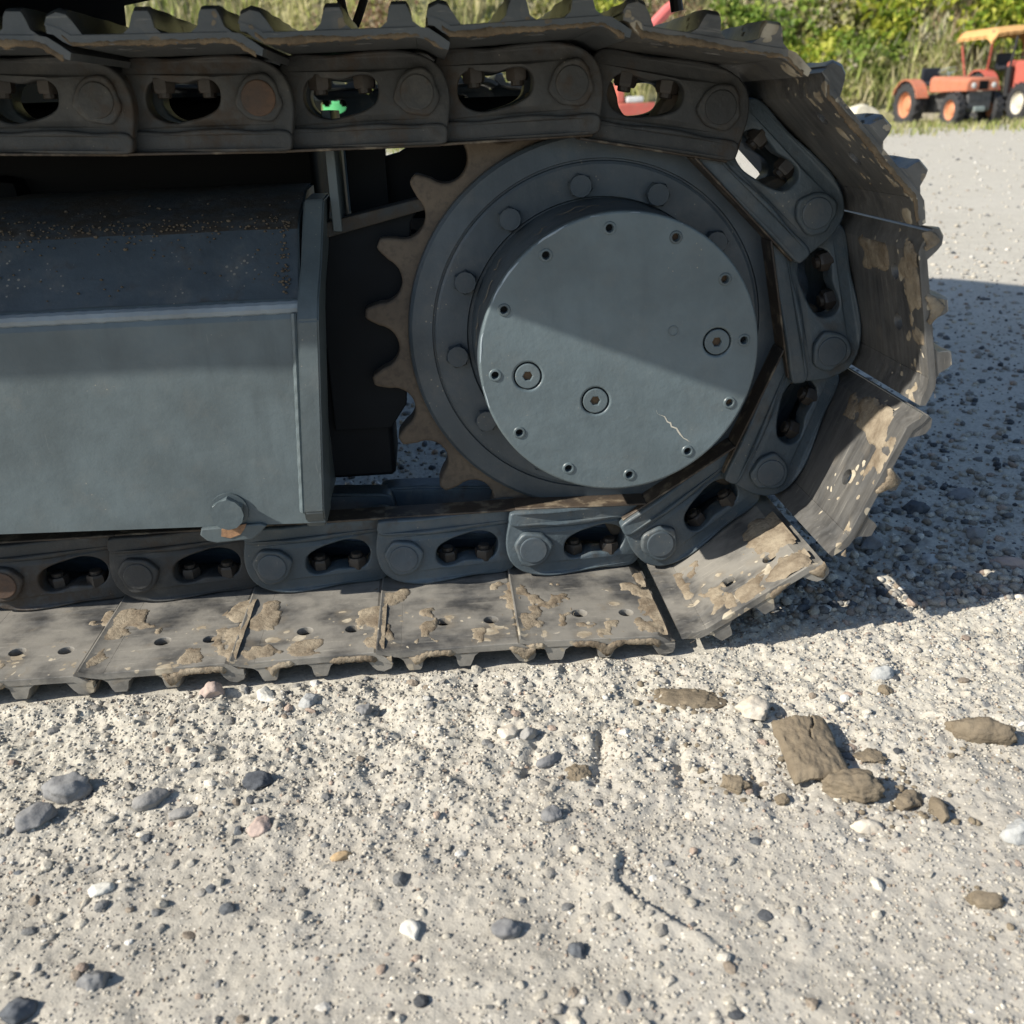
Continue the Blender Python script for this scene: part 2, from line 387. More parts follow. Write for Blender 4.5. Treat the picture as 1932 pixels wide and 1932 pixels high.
def stone_cloud(name, pts, sizes, cols, rng, sub, flat=(.5, .9), sink=.25, mat=None, rough=.12):
    V0, F0 = ico(sub); n = len(pts); nv = len(V0)
    nvar = 24; var = []
    for k in range(nvar):
        v, _ = rock(1000+k+sub*100, (2, 2, 2), rng.uniform(.45, 1.3), sub, rough=rough); var.append(v)
    var = np.array(var)[rng.integers(0, nvar, n)]
    sc = np.stack([sizes*rng.uniform(.8, 1.35, n), sizes*rng.uniform(.7, 1.1, n), sizes*rng.uniform(*flat, n)], -1)
    var = var*sc[:, None, :]
    a = rng.uniform(0, 2*np.pi, n); b = rng.normal(0, .25, n)
    ca, sa = np.cos(a)[:, None], np.sin(a)[:, None]; cb, sb = np.cos(b)[:, None], np.sin(b)[:, None]
    x, y, z = var[..., 0], var[..., 1], var[..., 2]
    y, z = y*cb-z*sb, y*sb+z*cb
    x, y = x*ca-y*sa, x*sa+y*ca
    P = np.stack([x, y, z], -1)
    base = np.c_[pts, ground_h(pts[:, 0], pts[:, 1])+sc[:, 2]*(1-2*sink)*.8]
    P = P+base[:, None, :]
    Fc = (F0[None]+(np.arange(n)*nv)[:, None, None]).reshape(-1, 3)
    return npmesh(name, P.reshape(-1, 3), Fc, mat or M['pebble'], name != 'pebbles', np.repeat(cols, nv, 0))
PAL = .90*np.array([(.52, .48, .41), (.60, .56, .49), (.44, .41, .36), (.34, .32, .29), (.20, .20, .20), (.13, .14, .155), (.075, .08, .09), (.42, .33, .27), (.66, .64, .60), (.30, .25, .20)])
def pal(rng, n, w):
    c = PAL[rng.choice(len(PAL), n, p=np.array(w)/sum(w))]
    return c*rng.uniform(.82, 1.18, (n, 1))
rng = np.random.default_rng(5)
def under(p): return (p[:, 0] < .12) & (p[:, 1] > -.185) & (p[:, 1] < .35)
def visible(p, s=.25):      # the wedge of ground in front of the machine plus a margin all round
    d = p[:, 1]+1.29; return (p[:, 0] > -.22-.5*d-s*.6) & (p[:, 0] < -.22+.68*d+s)
# grit and small pebbles close by
n = 50000; p = np.c_[rng.uniform(-.95, .95, n), rng.uniform(-.80, -.02, n)]
dens = .48+.52*sstep(.40, .60, fbm(p[:, 0]*6, p[:, 1]*6, 41, 3)+.30*sstep(-.55, -.25, p[:, 1]))
p = p[visible(p) & ~under(p) & (rng.uniform(size=n) < dens)]; n = len(p)
sz = .0011+.0016*rng.uniform(size=n)**2.2
gc = pal(rng, n, [18, 10, 12, 5, 2, 1.2, .7, 3, 2, 3]); gp = pal(rng, n, [18, 16, 9, 3, 1, .6, .3, 2, 5, 1]); zone = (rng.uniform(size=n) < sstep(-.55, -.38, p[:, 1]+.12*(fbm(p[:, 0]*5, p[:, 1]*5, 43, 2)-.5)))
gc[zone] = gp[zone]; sz = sz*(1+.55*zone*rng.uniform(size=n)**2)
tag(obj('gravel', stone_cloud('gravel', p, sz, gc, rng, 1, flat=(.45, .75), sink=.36)), 'fine pale grit strewn over the dusty yard', 'gravel', kind='stuff')
n = 7600; p = np.c_[rng.uniform(-.95, 1.0, n), rng.uniform(-.80, -.02, n)]
p = p[visible(p) & ~under(p)]; n = len(p); sz = .0020+.0058*rng.uniform(size=n)**4
kp = rng.uniform(size=n) < .42+.58*sstep(.40, .62, fbm(p[:, 0]*4.5, p[:, 1]*4.5, 47, 3)); p, sz = p[kp], sz[kp]; n = len(p)
tag(obj('pebbles', stone_cloud('pebbles', p, sz, pal(rng, n, [14, 7, 14, 9, 4.5, 2.4, 1, 3, 2, 3]), rng, 2, flat=(.4, .8), sink=.44, rough=.2)), 'small mixed pebbles half buried in the pale dust', 'pebbles', kind='stuff')
# coarser gravel in the shade to the right and behind, thinning out with distance
n = 34000; r_ = rng.uniform(size=n)**1.9
p = np.c_[rng.uniform(-1.2, 1, n), -.1+r_*5+r_**4*13]; p[:, 0] = -.4+(p[:, 0]+.5)*(p[:, 1]+1.29)*.75+.35
p = p[~under(p) & ~((p[:, 1] > 1.6) & (p[:, 1] < 2.4) & (p[:, 0] < .3))]; n = len(p)
sz = (.0025+.010*rng.uniform(size=n)**3.2)*(1+.07*p[:, 1])
fc = pal(rng, n, [8, 5, 9, 9, 8, 5, 2, 4, 2, 3]); fl = pal(rng, n, [14, 12, 10, 5, 2, 1, .5, 3, 5, 2]); fz = rng.uniform(size=n) < sstep(1.2, 3.0, p[:, 1]); fc[fz] = fl[fz]
tag(obj('coarse_gravel', stone_cloud('coarse_gravel', p, sz, fc, rng, 1, sink=.28)), 'mixed grey gravel lying in the shade beside the track', 'gravel', kind='stuff')

# ------------------------------------------------------------------ excavator
ex = bpy.data.objects.new('excavator', None); COL.objects.link(ex); ex.location = (0, 0, 0)
tag(ex, 'slate blue crawler excavator seen close at its muddy drive sprocket and track', 'excavator')
P = .19; R = P/(2*math.sin(math.radians(360/21)))
CH = .082                                   # chain centre line
near_parts = []
def part(name, me, **k):
    o = obj(name, me, ex, **k); near_parts.append(o); return o

# --- track link (u, y, v): pin boss at the origin, rail on +v, shoe on -v
outl = ([(-.026, .060)] + [(-.034, .052)] + arc(0, 0, .0400, 152, 240, 9) + [(-.004, -.0425), (.012, -.0475), (.05, -.0480), (.10, -.0455), (.150, -.0475), (.163, -.040),
        (.171, -.022), (.175, 0), (.178, .022), (.176, .045), (.170, .060)])
slot = arc(.060, -.004, .017, 130, 262, 8)+[(.075, -.0205), (.095, -.0185), (.115, -.020)]+arc(.125, -.001, .0185, 280, 400, 8)+[(.118, .0245), (.100, .0225), (.080, .020)]
TH = .036
def csmooth(pp, n=4):
    out = []; N = len(pp)
    for i in range(N):
        p0, p1, p2, p3 = (np.array(pp[(i+k) % N]) for k in (-1, 0, 1, 2))
        for k in range(n):
            t = k/n; out.append(tuple(.5*((2*p1)+(p2-p0)*t+(2*p0-5*p1+4*p2-p3)*t*t+(3*p1-p0-3*p2+p3)*t**3)))
    return out
slot = csmooth([(.047, -.010), (.050, .008), (.066, .018), (.088, .0235), (.110, .0265), (.130, .020), (.1395, .006), (.1375, -.010), (.128, -.020), (.108, -.0195), (.090, -.0175), (.072, -.0215), (.056, -.0205)], 4)
outl = csmooth([(-.022, .0602), (-.031, .054), (-.0375, .030), (-.040, .006), (-.035, -.018), (-.022, -.034), (-.002, -.0435), (.025, -.0480), (.060, -.0478), (.100, -.0450), (.140, -.0478), (.160, -.0430), (.170, -.022), (.1745, 0), (.178, .025), (.176, .050), (.166, .0602), (.130, .0605), (.09, .0605), (.05, .0605), (.01, .0605)], 3)
def lmap(a, b, c): return (a, max(0., min(1., (a-.028)/.135))*.026+c, b)
lk = [solid(outl, [slot], TH, .0030, lmap, 2)]
lk.append(solid(csmooth([(-.027, .0600), (-.0345, .052), (-.034, .040), (-.022, .0355), (.010, .0365), (.045, .0335), (.080, .0340), (.115, .0370), (.150, .0350), (.168, .0380), (.1745, .048), (.1660, .0600), (.12, .0603), (.07, .0603), (.02, .0603)], 3), [], .022, .0035, lambda a, b, c: (a, max(0., min(1., (a-.028)/.135))*.022+c-.0048, b), 3))
weld = [(.0275*(1+.07*math.sin(3*t+.5)+.035*math.sin(7*t))*math.cos(t), .0275*(1+.06*math.sin(3*t+1)+.03*math.cos(6*t))*math.sin(t)) for t in [2*math.pi*i/28 for i in range(28)]]
lk.append(solid(weld, [], .012, .0035, lambda a, b, c: (a, c-.0068, b), 2))
L_ME = join(lk, 'track_link', M['link'])
L_TOP = L_ME.copy(); L_TOP.materials.clear(); L_TOP.materials.append(M['link_top'])
IL_ME = join([([(a, 2*CH-y, b) for a, y, b in v], [f[::-1] for f in fs]) for v, fs in lk[:2]], 'inner_link', M['link'])
PIN_ME = join([solid(circ(0, 0, .0205, 24), [], .008, .0016, lambda a, b, c: (a, c-.0088, b))], 'pin_end', M['flange'])
PIN_TOP = PIN_ME.copy(); PIN_TOP.materials.clear(); PIN_TOP.materials.append(M['link_top'])
PINR_ME = PIN_ME.copy(); PINR_ME.materials.clear(); PINR_ME.materials.append(M['rustpin'])
BUSH_ME = join([tube([(0, .03, 0), (0, 2*CH-.03, 0)], .029, 20)], 'bushing', M['rail'])
RAIL_ME = join([box(-.026, .168, .003, TH+.010, .0595, .0630, .0012)], 'rail_face', M['rail'])
def hexnut(r, h, cr, ch, ax='v'):
    V = []; Fc = []
    prof = [(r*.98, 0), (r, .001), (r, h*.8), (r*.86, h), (cr, h), (cr, h+ch*.85), (cr*.8, h+ch)]
    for k, (a, z) in enumerate(prof):
        n_ = 12
        for i in range(n_):
            w = 2*math.pi*i/n_; rr = a*(1 if k > 2 else (1 if i % 2 == 0 else math.cos(math.pi/6)*1.0)) if k < 4 else a
            V.append((rr*math.cos(w), rr*math.sin(w), z))
    for k in range(len(prof)-1):
        for i in range(12):
            j = (i+1) % 12; Fc.append((k*12+i, k*12+j, (k+1)*12+j, (k+1)*12+i))
    Fc.append(tuple(range((len(prof)-1)*12, len(prof)*12)))
    return V, Fc
NUT_ME = join([hexnut(.0145, .017, .0085, .006)], 'bolt_nut', M['nut'], 25)

# --- triple grouser shoe: plate with four holes, curled lip, stepped tail, three bars
W0, W1 = -.187, 2*CH+.187
V_IN, V_OUT = -.0485, -.0585
rect = [(-.004, W0), (.150, W0), (.150, W1), (-.004, W1)]
holes = [circ(.053, W0+.072, .0108, 18), circ(.118, W0+.068, .0100, 18), circ(.053, W1-.072, .0108, 18), circ(.118, W1-.068, .0100, 18)]
sh = [solid(rect, holes, V_IN-V_OUT, .0008, lambda a, b, c: (a, b, V_OUT+c))]
def tilt(poly, y0=W0, y1=W1, n=1): return prism(poly, y0, y1)
sh_curl = (tilt([(-.004, V_IN), (-.016, V_IN+.003), (-.027, V_IN+.010), (-.036, V_IN+.013), (-.038, V_IN+.006), (-.028, V_IN-.001), (-.017, V_IN-.008), (-.004, V_OUT)][::-1]))
sh_flat = tilt([(-.004, V_IN), (-.018, V_IN+.0004), (-.029, V_IN+.0022), (-.0345, V_IN+.0048), (-.0362, V_IN+.0046), (-.0362, V_IN-.002), (-.020, V_IN-.0065), (-.004, V_OUT)][::-1])
sh.append(tilt([(.150, V_IN), (.158, V_IN-.004), (.166, V_IN-.0105), (.172, V_IN-.0115), (.172, V_OUT-.010), (.160, V_OUT-.006), (.150, V_OUT)]))
def bar(poly, crest, seed, n=26):
    """bar extruded along y with a worn, uneven crest; crest = indices that wear"""
    V = []; N = len(poly); ys = [W0+.0015, W0+.006]+list(np.linspace(W0+.014, W1-.014, n))+[W1-.006, W1-.0015]
    for k, y in enumerate(ys):
        e = min(y-W0, W1-y); rnd = .006*max(0, 1-e/.012)**1.5; wv = .0022*float(fbm(y*22+seed, seed*1.3, seed, 3))+rnd
        for j, (a, b) in enumerate(poly):
            V.append((a+(.0012*math.sin(y*70+seed) if j in crest else 0), y, b+(wv if j in crest else 0)))
    Fc = [tuple(range(N)), tuple(range((len(ys)-1)*N, len(ys)*N))[::-1]]
    Fc += [(k*N+j, (k+1)*N+j, (k+1)*N+(j+1) % N, k*N+(j+1) % N) for k in range(len(ys)-1) for j in range(N)]
    return V, Fc
def grouser(u, h, w, seed):
    return bar([(u-w*1.35, V_OUT+.001), (u-w*.85, V_OUT-h*.18), (u-w*.64, V_OUT-h*.84), (u-w*.48, V_OUT-h), (u+w*.44, V_OUT-h), (u+w*.60, V_OUT-h*.84), (u+w*.80, V_OUT-h*.2), (u+w*1.35, V_OUT+.001)], (2, 3, 4, 5), seed)
sh += [grouser(.012, .0265, .0160, 3), grouser(.080, .0265, .0150, 5), bar([(.138, V_OUT+.001), (.146, V_OUT-.012), (.150, V_OUT-.0245), (.159, V_OUT-.0268), (.169, V_OUT-.023), (.1735, V_OUT-.009), (.165, V_IN-.013), (.152, V_IN-.009)], (2, 3, 4), 8)]
S_ME = join(sh+[sh_flat], 'track_shoe', M['shoe'], 30)
S_CURL = join(sh+[sh_curl], 'track_shoe', M['shoe_top'], 30)
S_MID = S_CURL.copy(); S_MID.materials.clear(); S_MID.materials.append(M['shoe_mid'])
S_TOP = S_CURL
S_LOW = S_CURL.copy(); S_LOW.materials.clear(); S_LOW.materials.append(M['shoe'])

def mud_patch(u0, u1, y0, y1, seed, thick, thr, fu=30, fy=24, seam=None):
    nu = max(6, int((u1-u0)/.0022)); nyy = max(6, int((y1-y0)/.0028))
    U, Y = np.meshgrid(np.linspace(u0, u1, nu), np.linspace(y0, y1, nyy))
    f = fbm(U*fu+seed*7, Y*fy+seed*3, seed, 4)
    eu = np.minimum((U-u0)/(u1-u0), (u1-U)/(u1-u0))*2; ey = np.minimum((Y-y0)/(y1-y0), (y1-Y)/(y1-y0))*2
    if seam is None: f = f-.35*(1-np.minimum(1, eu*2.2))
    else: f = f-.38*(np.abs(U-seam)/(u1-u0))**.8-.25*(np.abs(U-seam) > .97*(u1-u0))
    f = f-.25*(1-np.minimum(1, ey*5))-thr
    h = np.where(f > 0, np.sqrt(np.maximum(f, 0))*thick*1.6, -.002)*(1+.5*(fbm(U*190, Y*190, seed+3, 3)-.5))
    V = np.stack([U, Y, V_IN+h], -1).reshape(-1, 3); i = np.arange(nu*nyy).reshape(nyy, nu)
    Q = np.stack([i[:-1, :-1], i[:-1, 1:], i[1:, 1:], i[1:, :-1]], -1).reshape(-1, 4)
    keep = (f.ravel()[Q] > -.02).any(1); Q = Q[keep]
    used = np.unique(Q); mp = -np.ones(len(V), int); mp[used] = np.arange(len(used))
    return (V[used], mp[Q]) if len(Q) else None

pts = [(-1.179, .345), (-.989, .338), (-.799, .328), (-.609, .320), (-.419, .316), (-.229, .316), (-.039, .320), (.148, .286), (.283, .153), (.321, -.033), (.246, -.208), (.086, -.310),
       (-.103, -.306), (-.293, -.306), (-.483, -.306), (-.673, -.306), (-.863, -.306), (-1.053, -.306), (-1.243, -.306)]
NP = len(pts)
for i in range(1, NP):
    (x0, z0), (x1, z1) = pts[i], pts[i-1]
    phi = math.atan2(z1-z0, x1-x0); rot = (0, -phi, 0); jr = random.Random(i*13); srot = (jr.uniform(-.004, .004), -phi+jr.uniform(-.012, .012), jr.uniform(-.006, .006)); loc = (x0, 0, ZC+z0)
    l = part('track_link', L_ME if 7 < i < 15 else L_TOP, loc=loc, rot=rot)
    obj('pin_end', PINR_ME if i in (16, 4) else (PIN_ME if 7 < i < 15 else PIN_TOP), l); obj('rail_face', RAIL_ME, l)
    nr = random.Random(i)
    for u in (.064, .1185):
        obj('bolt_nut', NUT_ME, l, (u, .030, -.024), (0, 0, nr.uniform(0, 1)))
    part('track_link', IL_ME, loc=loc, rot=rot)
    part('bushing', BUSH_ME, loc=loc, rot=rot)
    s = part('track_shoe', S_ME if i >= 12 else (S_LOW if i == 11 else S_MID if i >= 7 else S_TOP), loc=loc, rot=srot)
    # caked mud along the seams (bottom run and the shoes climbing the sprocket)
    specs = []
    if i >= 11:
        specs += [(-.034, .050, W0+.003, -.004, 10+i, .0036, .35, 30, 24, -.034), (.100, .163, W0+.003, .0, 40+i, .0034, .35, 30, 24, .163)]
        specs += [(.02, .13, W0+.003, W0+.050, 70+i, .0022, .60)]
    if i in (9, 10): specs += [(.105, .160, W0+.003, -.012, 121+i, .0042, .40), (.01, .15, W0+.002, W0+.040, 150+i, .0030, .47)]
    if i == 11: specs += [(.095, .160, W0+.003, -.012, 123, .0045, .38), (.02, .12, W0+.002, W0+.045, 161, .0035, .50)]
    got = [g for g in (mud_patch(*q) for q in specs) if g]
    if got:
        V = []; Q = []; n_ = 0
        for v, q_ in got: V.append(v); Q.append(q_+n_); n_ += len(v)
        tag(obj('dried_mud', npmesh('dried_mud', np.concatenate(V), np.concatenate(Q), M['mud']), s), kind='stuff')
    if i <= 8:
        nn, mm = 90, 8; uu = np.linspace(-.030, .158, nn); V = []
        for k in range(nn):
            r0 = .0012+.0026*float(fbm(uu[k]*22+i*3.1, i*1.0, 15, 3)); cv = max(0, -.004-uu[k])/.03; cv = V_IN+.013*cv*cv*(3-2*cv) if uu[k] < -.004 else V_IN-.010*max(0, (uu[k]-.150)/.012)
            for j in range(mm):
                a = 2*math.pi*j/mm; q_ = r0*(.6+.8*float(vnoise(uu[k]*300+j*1.7+i, j*.9, 5)))
                V.append((uu[k], W0+.0006+q_*.45*math.cos(a), cv-.0020+q_*1.25*math.sin(a)))
        Q = [(k*mm+j, k*mm+(j+1) % mm, (k+1)*mm+(j+1) % mm, (k+1)*mm+j) for k in range(nn-1) for j in range(mm)]
        obj('edge_mud', npmesh('edge_mud', np.array(V), np.array(Q), M['mud_dark']), s)
    # ragged fringe of mud caked on the outer ends of the bars (one continuous crust)
    if i >= 9:
        nn, mm = 110, 10; uu = np.linspace(-.032, .172, nn); rr = np.random.default_rng(i)
        big = sstep(.50, .68, fbm(uu*26+i*5.3, uu*0+i, 7, 2)); hang = np.maximum.reduce([np.exp(-((uu-c_)/.011)**2) for c_ in (.012, .080, .160)])
        V = []
        for k in range(nn):
            r0 = .0002+.0036*big[k]
            for j in range(mm):
                a = 2*math.pi*j/mm; q_ = r0*(.45+1.3*float(fbm(uu[k]*330+j*1.7+i, j*1.3, 5, 3, .7)))
                V.append((uu[k], W0+.0012-.0022*big[k]+q_*.55*math.cos(a), V_OUT+.003-hang[k]*.010*(.4+.6*big[k])+q_*math.sin(a)*(1+.9*hang[k])))
        Q = [(k*mm+j, k*mm+(j+1) % mm, (k+1)*mm+(j+1) % mm, (k+1)*mm+j) for k in range(nn-1) for j in range(mm)]
        obj('mud_fringe', npmesh('mud_fringe', np.array(V), np.array(Q), M['mud']), s)

# --- sprocket
NT_ = 21; TIP = math.radians(173.0); prof = []
for k in range(NT_):
    va = TIP+(k+.5)*2*math.pi/NT_; c, s_ = math.cos(va), math.sin(va)
    # round seat between two straight flanks that run out to a blunt tip
    for (lat, rad) in [(-.0430, .3205), (-.0395, .3180), (-.0355, .3120)]+[(.0305*math.sin(math.radians(a_)), .3085-.0305*math.cos(math.radians(a_))) for a_ in range(-78, 79, 12)]+[(.0355, .3120), (.0395, .3180), (.0430, .3205)]:
        prof.append((rad*c-lat*s_, rad*s_+lat*c))
    ta = va+math.pi/NT_; prof.append((.3235*math.cos(ta-.008), .3235*math.sin(ta-.008))); prof.append((.3235*math.cos(ta+.008), .3235*math.sin(ta+.008)))
sp = part('sprocket', join([solid(prof, [circ(0, 0, .12, 32)], .046, .004, lambda a, b, c: (a, .060+c, b), 2)], 'sprocket', M['sprocket']), loc=(0, 0, ZC))
FL_ME = join([lathe([(.12, .062), (.262, .062), (.264, .056), (.2625, .047), (.258, .043), (.2305, .041), (.2295, .0445), (.2275, .0445), (.2265, .039), (.223, .0375), (.183, .037), (.181, .0415), (.176, .0415)], 128, False)], 'flange_ring', M['flange'], 30)
obj('flange_ring', FL_ME, sp)
FB_ME = join([[[(x, -z, y) for x, y, z in a] for a in [hexnut(.0165, .012, .010, .0004)[0]]][0:1] and ([(x, -z, y) for x, y, z in hexnut(.0165, .0125, .011, .0003)[0]], hexnut(.0165, .0125, .011, .0003)[1])], 'flange_bolt', M['flange'], 25)
for k in range(12):
    a = math.radians(97+29.6*k if k < 7 else 97-30.4*(12-k)); obj('flange_bolt', FB_ME, sp, (.1985*math.cos(a), .0375, .1985*math.sin(a)), (0, -a*1.7, 0))
# --- final drive hub
fd = part('final_drive', join([lathe([(.1800, .048), (.1785, .030), (.1775, .0), (.1770, -.090), (.1765, -.0985)], 128, False)], 'final_drive', M['flange'], 30), loc=(.003, 0, ZC+.001))
cov_holes = []
scr = [(.158, 5+30*k) for k in range(12)]
plugs = [(-.1165, -.0175), (-.0310, -.0545), (.1235, .013)]
hs = [circ(r*math.cos(math.radians(a)), r*math.sin(math.radians(a)), .0044, 12) for r, a in scr]
hs += [circ(x, z, .0176, 28) for x, z in plugs]
obj('cover_plate', join([solid(circ(0, 0, .1768, 128), hs, .0145, .0032, lambda a, b, c: (a, -.1125+c, b), 2)], 'cover_plate', M['cover']), fd)
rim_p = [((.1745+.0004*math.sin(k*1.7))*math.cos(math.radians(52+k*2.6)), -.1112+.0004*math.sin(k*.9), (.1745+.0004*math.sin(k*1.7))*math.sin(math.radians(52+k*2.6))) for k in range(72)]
obj('rim_highlight', join([tube(rim_p, [.0004+.0013*abs(math.sin(k*.31))*math.sin(math.pi*k/71) for k in range(72)], 6)], 'rim_highlight', M['bead']), fd)  # pale arc painting the sky glint on the upper-left cover edge
SK_ME = join([lathe([(.0044, -.1045), (.0001, -.1045)], 12, False), ], 'cover_screw', M['hollow'])
RIM_ME = join([lathe([(.0046, -.1120), (.0052, -.1140), (.0072, -.1138), (.0084, -.1122)], 20, False)], 'screw_rim', M['cover'])
SKR_ME = SK_ME.copy(); SKR_ME.materials.clear(); SKR_ME.materials.append(M['brass'])
for k, (r, a) in enumerate(scr):
    x, z = r*math.cos(math.radians(a)), r*math.sin(math.radians(a))
    obj('cover_screw', SKR_ME if k in (1, 2, 11) else SK_ME, fd, (x, 0, z)); obj('screw_rim', RIM_ME, fd, (x, 0, z))
PL_ME = join([solid(circ(0, 0, .0160, 32), [[(.0062*math.cos(math.radians(60*j)), .0062*math.sin(math.radians(60*j))) for j in range(6)]], .010, .0012, lambda a, b, c: (a, -.1122+c, b))], 'drain_plug', M['cover'])
PB_ME = join([lathe([(.0182, -.1030), (.0001, -.1030)], 24, False)], 'plug_socket', M['hollow'])
PR_ME = join([lathe([(.0066, -.1058), (.0001, -.1058)], 12, False)], 'plug_rust', M['brass'])
for x, z in plugs:
    obj('drain_plug', PL_ME, fd, (x, 0, z)); obj('plug_recess', PB_ME, fd, (x, 0, z)); obj('plug_socket', PR_ME, fd, (x, 0, z))
obj('stamped_mark', join([lathe([(.0050, -.1120), (.0056, -.1134), (.0066, -.1134), (.0072, -.1120)], 20, False)], 'stamped_mark', M['cover']), fd, (.067, 0, .030))
rs = random.Random(3); V = []; Fq = []
def streak(p0, p1, w, y=-.11285, wob=.0009, n=14):
    V = []; Fc = []
    for k in range(n):
        t = k/(n-1); x = p0[0]+(p1[0]-p0[0])*t+rs.gauss(0, wob); z = p0[1]+(p1[1]-p0[1])*t+rs.gauss(0, wob)
        ww = w*math.sin(math.pi*min(1, max(.04, t)))*rs.uniform(.3, 1.2); dx, dz = -(p1[1]-p0[1]), (p1[0]-p0[0]); L = math.hypot(dx, dz)
        V += [(x-dx/L*ww, y, z-dz/L*ww), (x+dx/L*ww, y, z+dz/L*ww)]
        if k: Fc.append((2*k-2, 2*k-1, 2*k+1, 2*k))
    return V, Fc
obj('scratch', join([streak((.047, -.072), (.096, -.120), .0011)], 'scratch', M['bare']), fd)
sv = []
for a0, a1, y in ((100, 112, -.03), (95, 108, -.055), (84, 92, -.02), (148, 158, -.06), (160, 170, -.045), (118, 124, -.075), (166, 176, -.07), (140, 146, -.02)):
    v = []; f = []
    for k in range(12):
        a = math.radians(a0+(a1-a0)*k/11); yy = y+.010*math.sin(k*.6)+rs.gauss(0, .002); w = rs.uniform(.0006, .0030); rr = .1792
        v += [(rr*math.cos(a), yy-w, rr*math.sin(a)), (rr*math.cos(a), yy+w, rr*math.sin(a))]
        if k: f.append((2*k-2, 2*k-1, 2*k+1, 2*k))
    sv.append((v, f))
obj('scuff_marks', join(sv, 'scuff_marks', mat_plain('brown_scuff', (.36, .29, .20), .8)), fd)
# drive motor behind the sprocket
part('travel_motor', join([lathe([(.20, .11), (.215, .115), (.215, .24), (.16, .25), (.15, .40), (.0001, .40)], 48, False)], 'travel_motor', M['black']), loc=(0, 0, ZC))

# --- track frame
def zc(z): return ZC+z
XL, XR = -2.35, -.392
fr_prof = [(-.060, -.218), (-.060, .060), (-.056, .072), (-.049, .080), (.018, .160), (.030, .168), (.150, .198), (.235, .200), (.235, -.218)]
V = []; Fc = []
xs = [XL, -1.6, -1.1, -.8, -.6, -.5, XR]
for x in xs:
    for y, z in fr_prof: V.append((x, y, zc(z+(.012*(x+.41)/(-.4) if z < -.2 else .0))))
nf = len(fr_prof)
for k in range(len(xs)-1):
    for j in range(nf):
        j2 = (j+1) % nf; Fc.append((k*nf+j, k*nf+j2, (k+1)*nf+j2, (k+1)*nf+j))
Fc += [tuple(range(nf)), tuple(range((len(xs)-1)*nf, len(xs)*nf))[::-1]]
fr = part('track_frame', mesh('track_frame', V, Fc, M['frame'], 30))
# dirt-covered sloping roof sheet laid on the frame
rv = []; rf = []
cols_ = 120; rows_all = rows = [(-.0475, .084), (-.036, .0975), (-.022, .1145), (-.008, .131), (.006, .148), (.017, .1612), (.029, .1705), (.06, .1795), (.10, .1890), (.149, .2005), (.23, .2035)]
def roof_sheet(name, rows, mat):
    rv = []; rf = []; nr_ = len(rows)
    for k in range(cols_+1):
        x = -1.25+(XR-.002+1.25)*k/cols_
        for y, z in rows: rv.append((x, y, zc(z)+.0006*math.sin(x*40+y*90)))
    for k in range(cols_):
        for j in range(nr_-1): rf.append((k*nr_+j, k*nr_+j+1, (k+1)*nr_+j+1, (k+1)*nr_+j))
    obj(name, mesh(name, rv, rf, mat), fr)
roof_sheet('sloping_roof', rows_all[:6], M['roof_low']); roof_sheet('dirty_ledge', rows_all[5:], M['roof'])
obj('weld_bead', join([tube([(x, -.0535+.0005*math.sin(x*210), zc(.0735)+.0004*math.sin(x*330+1)) for x in np.linspace(-1.3, -.385, 140)], .0085, 10)], 'weld_bead', M['bead']), fr)  # pale bead colour stands in for light caught along this edge
rr = np.random.default_rng(9); V = []; Q = []; n_ = 0          # crumbs of dry dirt on the roof
for k in range(520):
    ln = rr.uniform() < .62
    y = rr.normal(.024, .009) if ln else rr.uniform(-.04, .10); x = rr.uniform(-1.0, -.408)
    if rr.uniform() < .15: x = -.404-abs(rr.normal(0, .008)); y = rr.uniform(-.045, .03)
    z = np.interp(y, [a for a, b in rows], [b for a, b in rows]); d = rr.uniform(.0014, .0034)*(1.5 if rr.uniform() < .08 else 1)
    v, q_ = rock(k+5000, (d*1.5, d*1.5, d), .4, 1); V.append(v+np.array([x, y-.001, zc(z)+.001])); Q.append(q_+n_); n_ += len(v)
tag(obj('dirt_crumbs', npmesh('dirt_crumbs', np.concatenate(V), np.concatenate(Q), mat_mud('dry_dirt_crumbs', (.17, .135, .095), (.10, .08, .06))), fr), kind='stuff')
# end plate standing proud of the frame section
ep = []
ep_prof = [(-.050, -.228), (-.076, -.197), (-.0765, .060), (-.064, .086), (-.016, .124), (.008, .160), (.034, .194), (.120, .196), (.100, .160), (.076, .124), (.026, .086), (.014, .060), (.014, -.228)]
def epx(z, right):
    t = (z+.2)/.41; return (-.4165+.0335*t)+(.0265 if right else 0)
V = [(epx(z, False), y, zc(z)) for y, z in ep_prof]+[(epx(z, True), y, zc(z)) for y, z in ep_prof]; nE = len(ep_prof)
Fc = [tuple(range(nE)), tuple(range(nE, 2*nE))[::-1]]+[(i, i+nE, (i+1) % nE+nE, (i+1) % nE) for i in range(nE)]
bm = bmesh.new(); vs = [bm.verts.new(v) for v in V]; [bm.faces.new([vs[i] for i in f]) for f in Fc]
bmesh.ops.recalc_face_normals(bm, faces=bm.faces); bmesh.ops.bevel(bm, geom=list(bm.edges), offset=.0022, segments=2, affect='EDGES')
me = bpy.data.meshes.new('end_plate'); bm.to_mesh(me); bm.free(); obj('end_plate', finish(me, M['frame'], 40), fr)
obj('plate_weld', join([tube([(-.417+.031*(z+.2)/.41-.003, -.0600+.001*math.sin(z*300), zc(z)) for z in np.linspace(-.20, .066, 50)], .0045, 8)], 'plate_weld', M['frame']), fr)
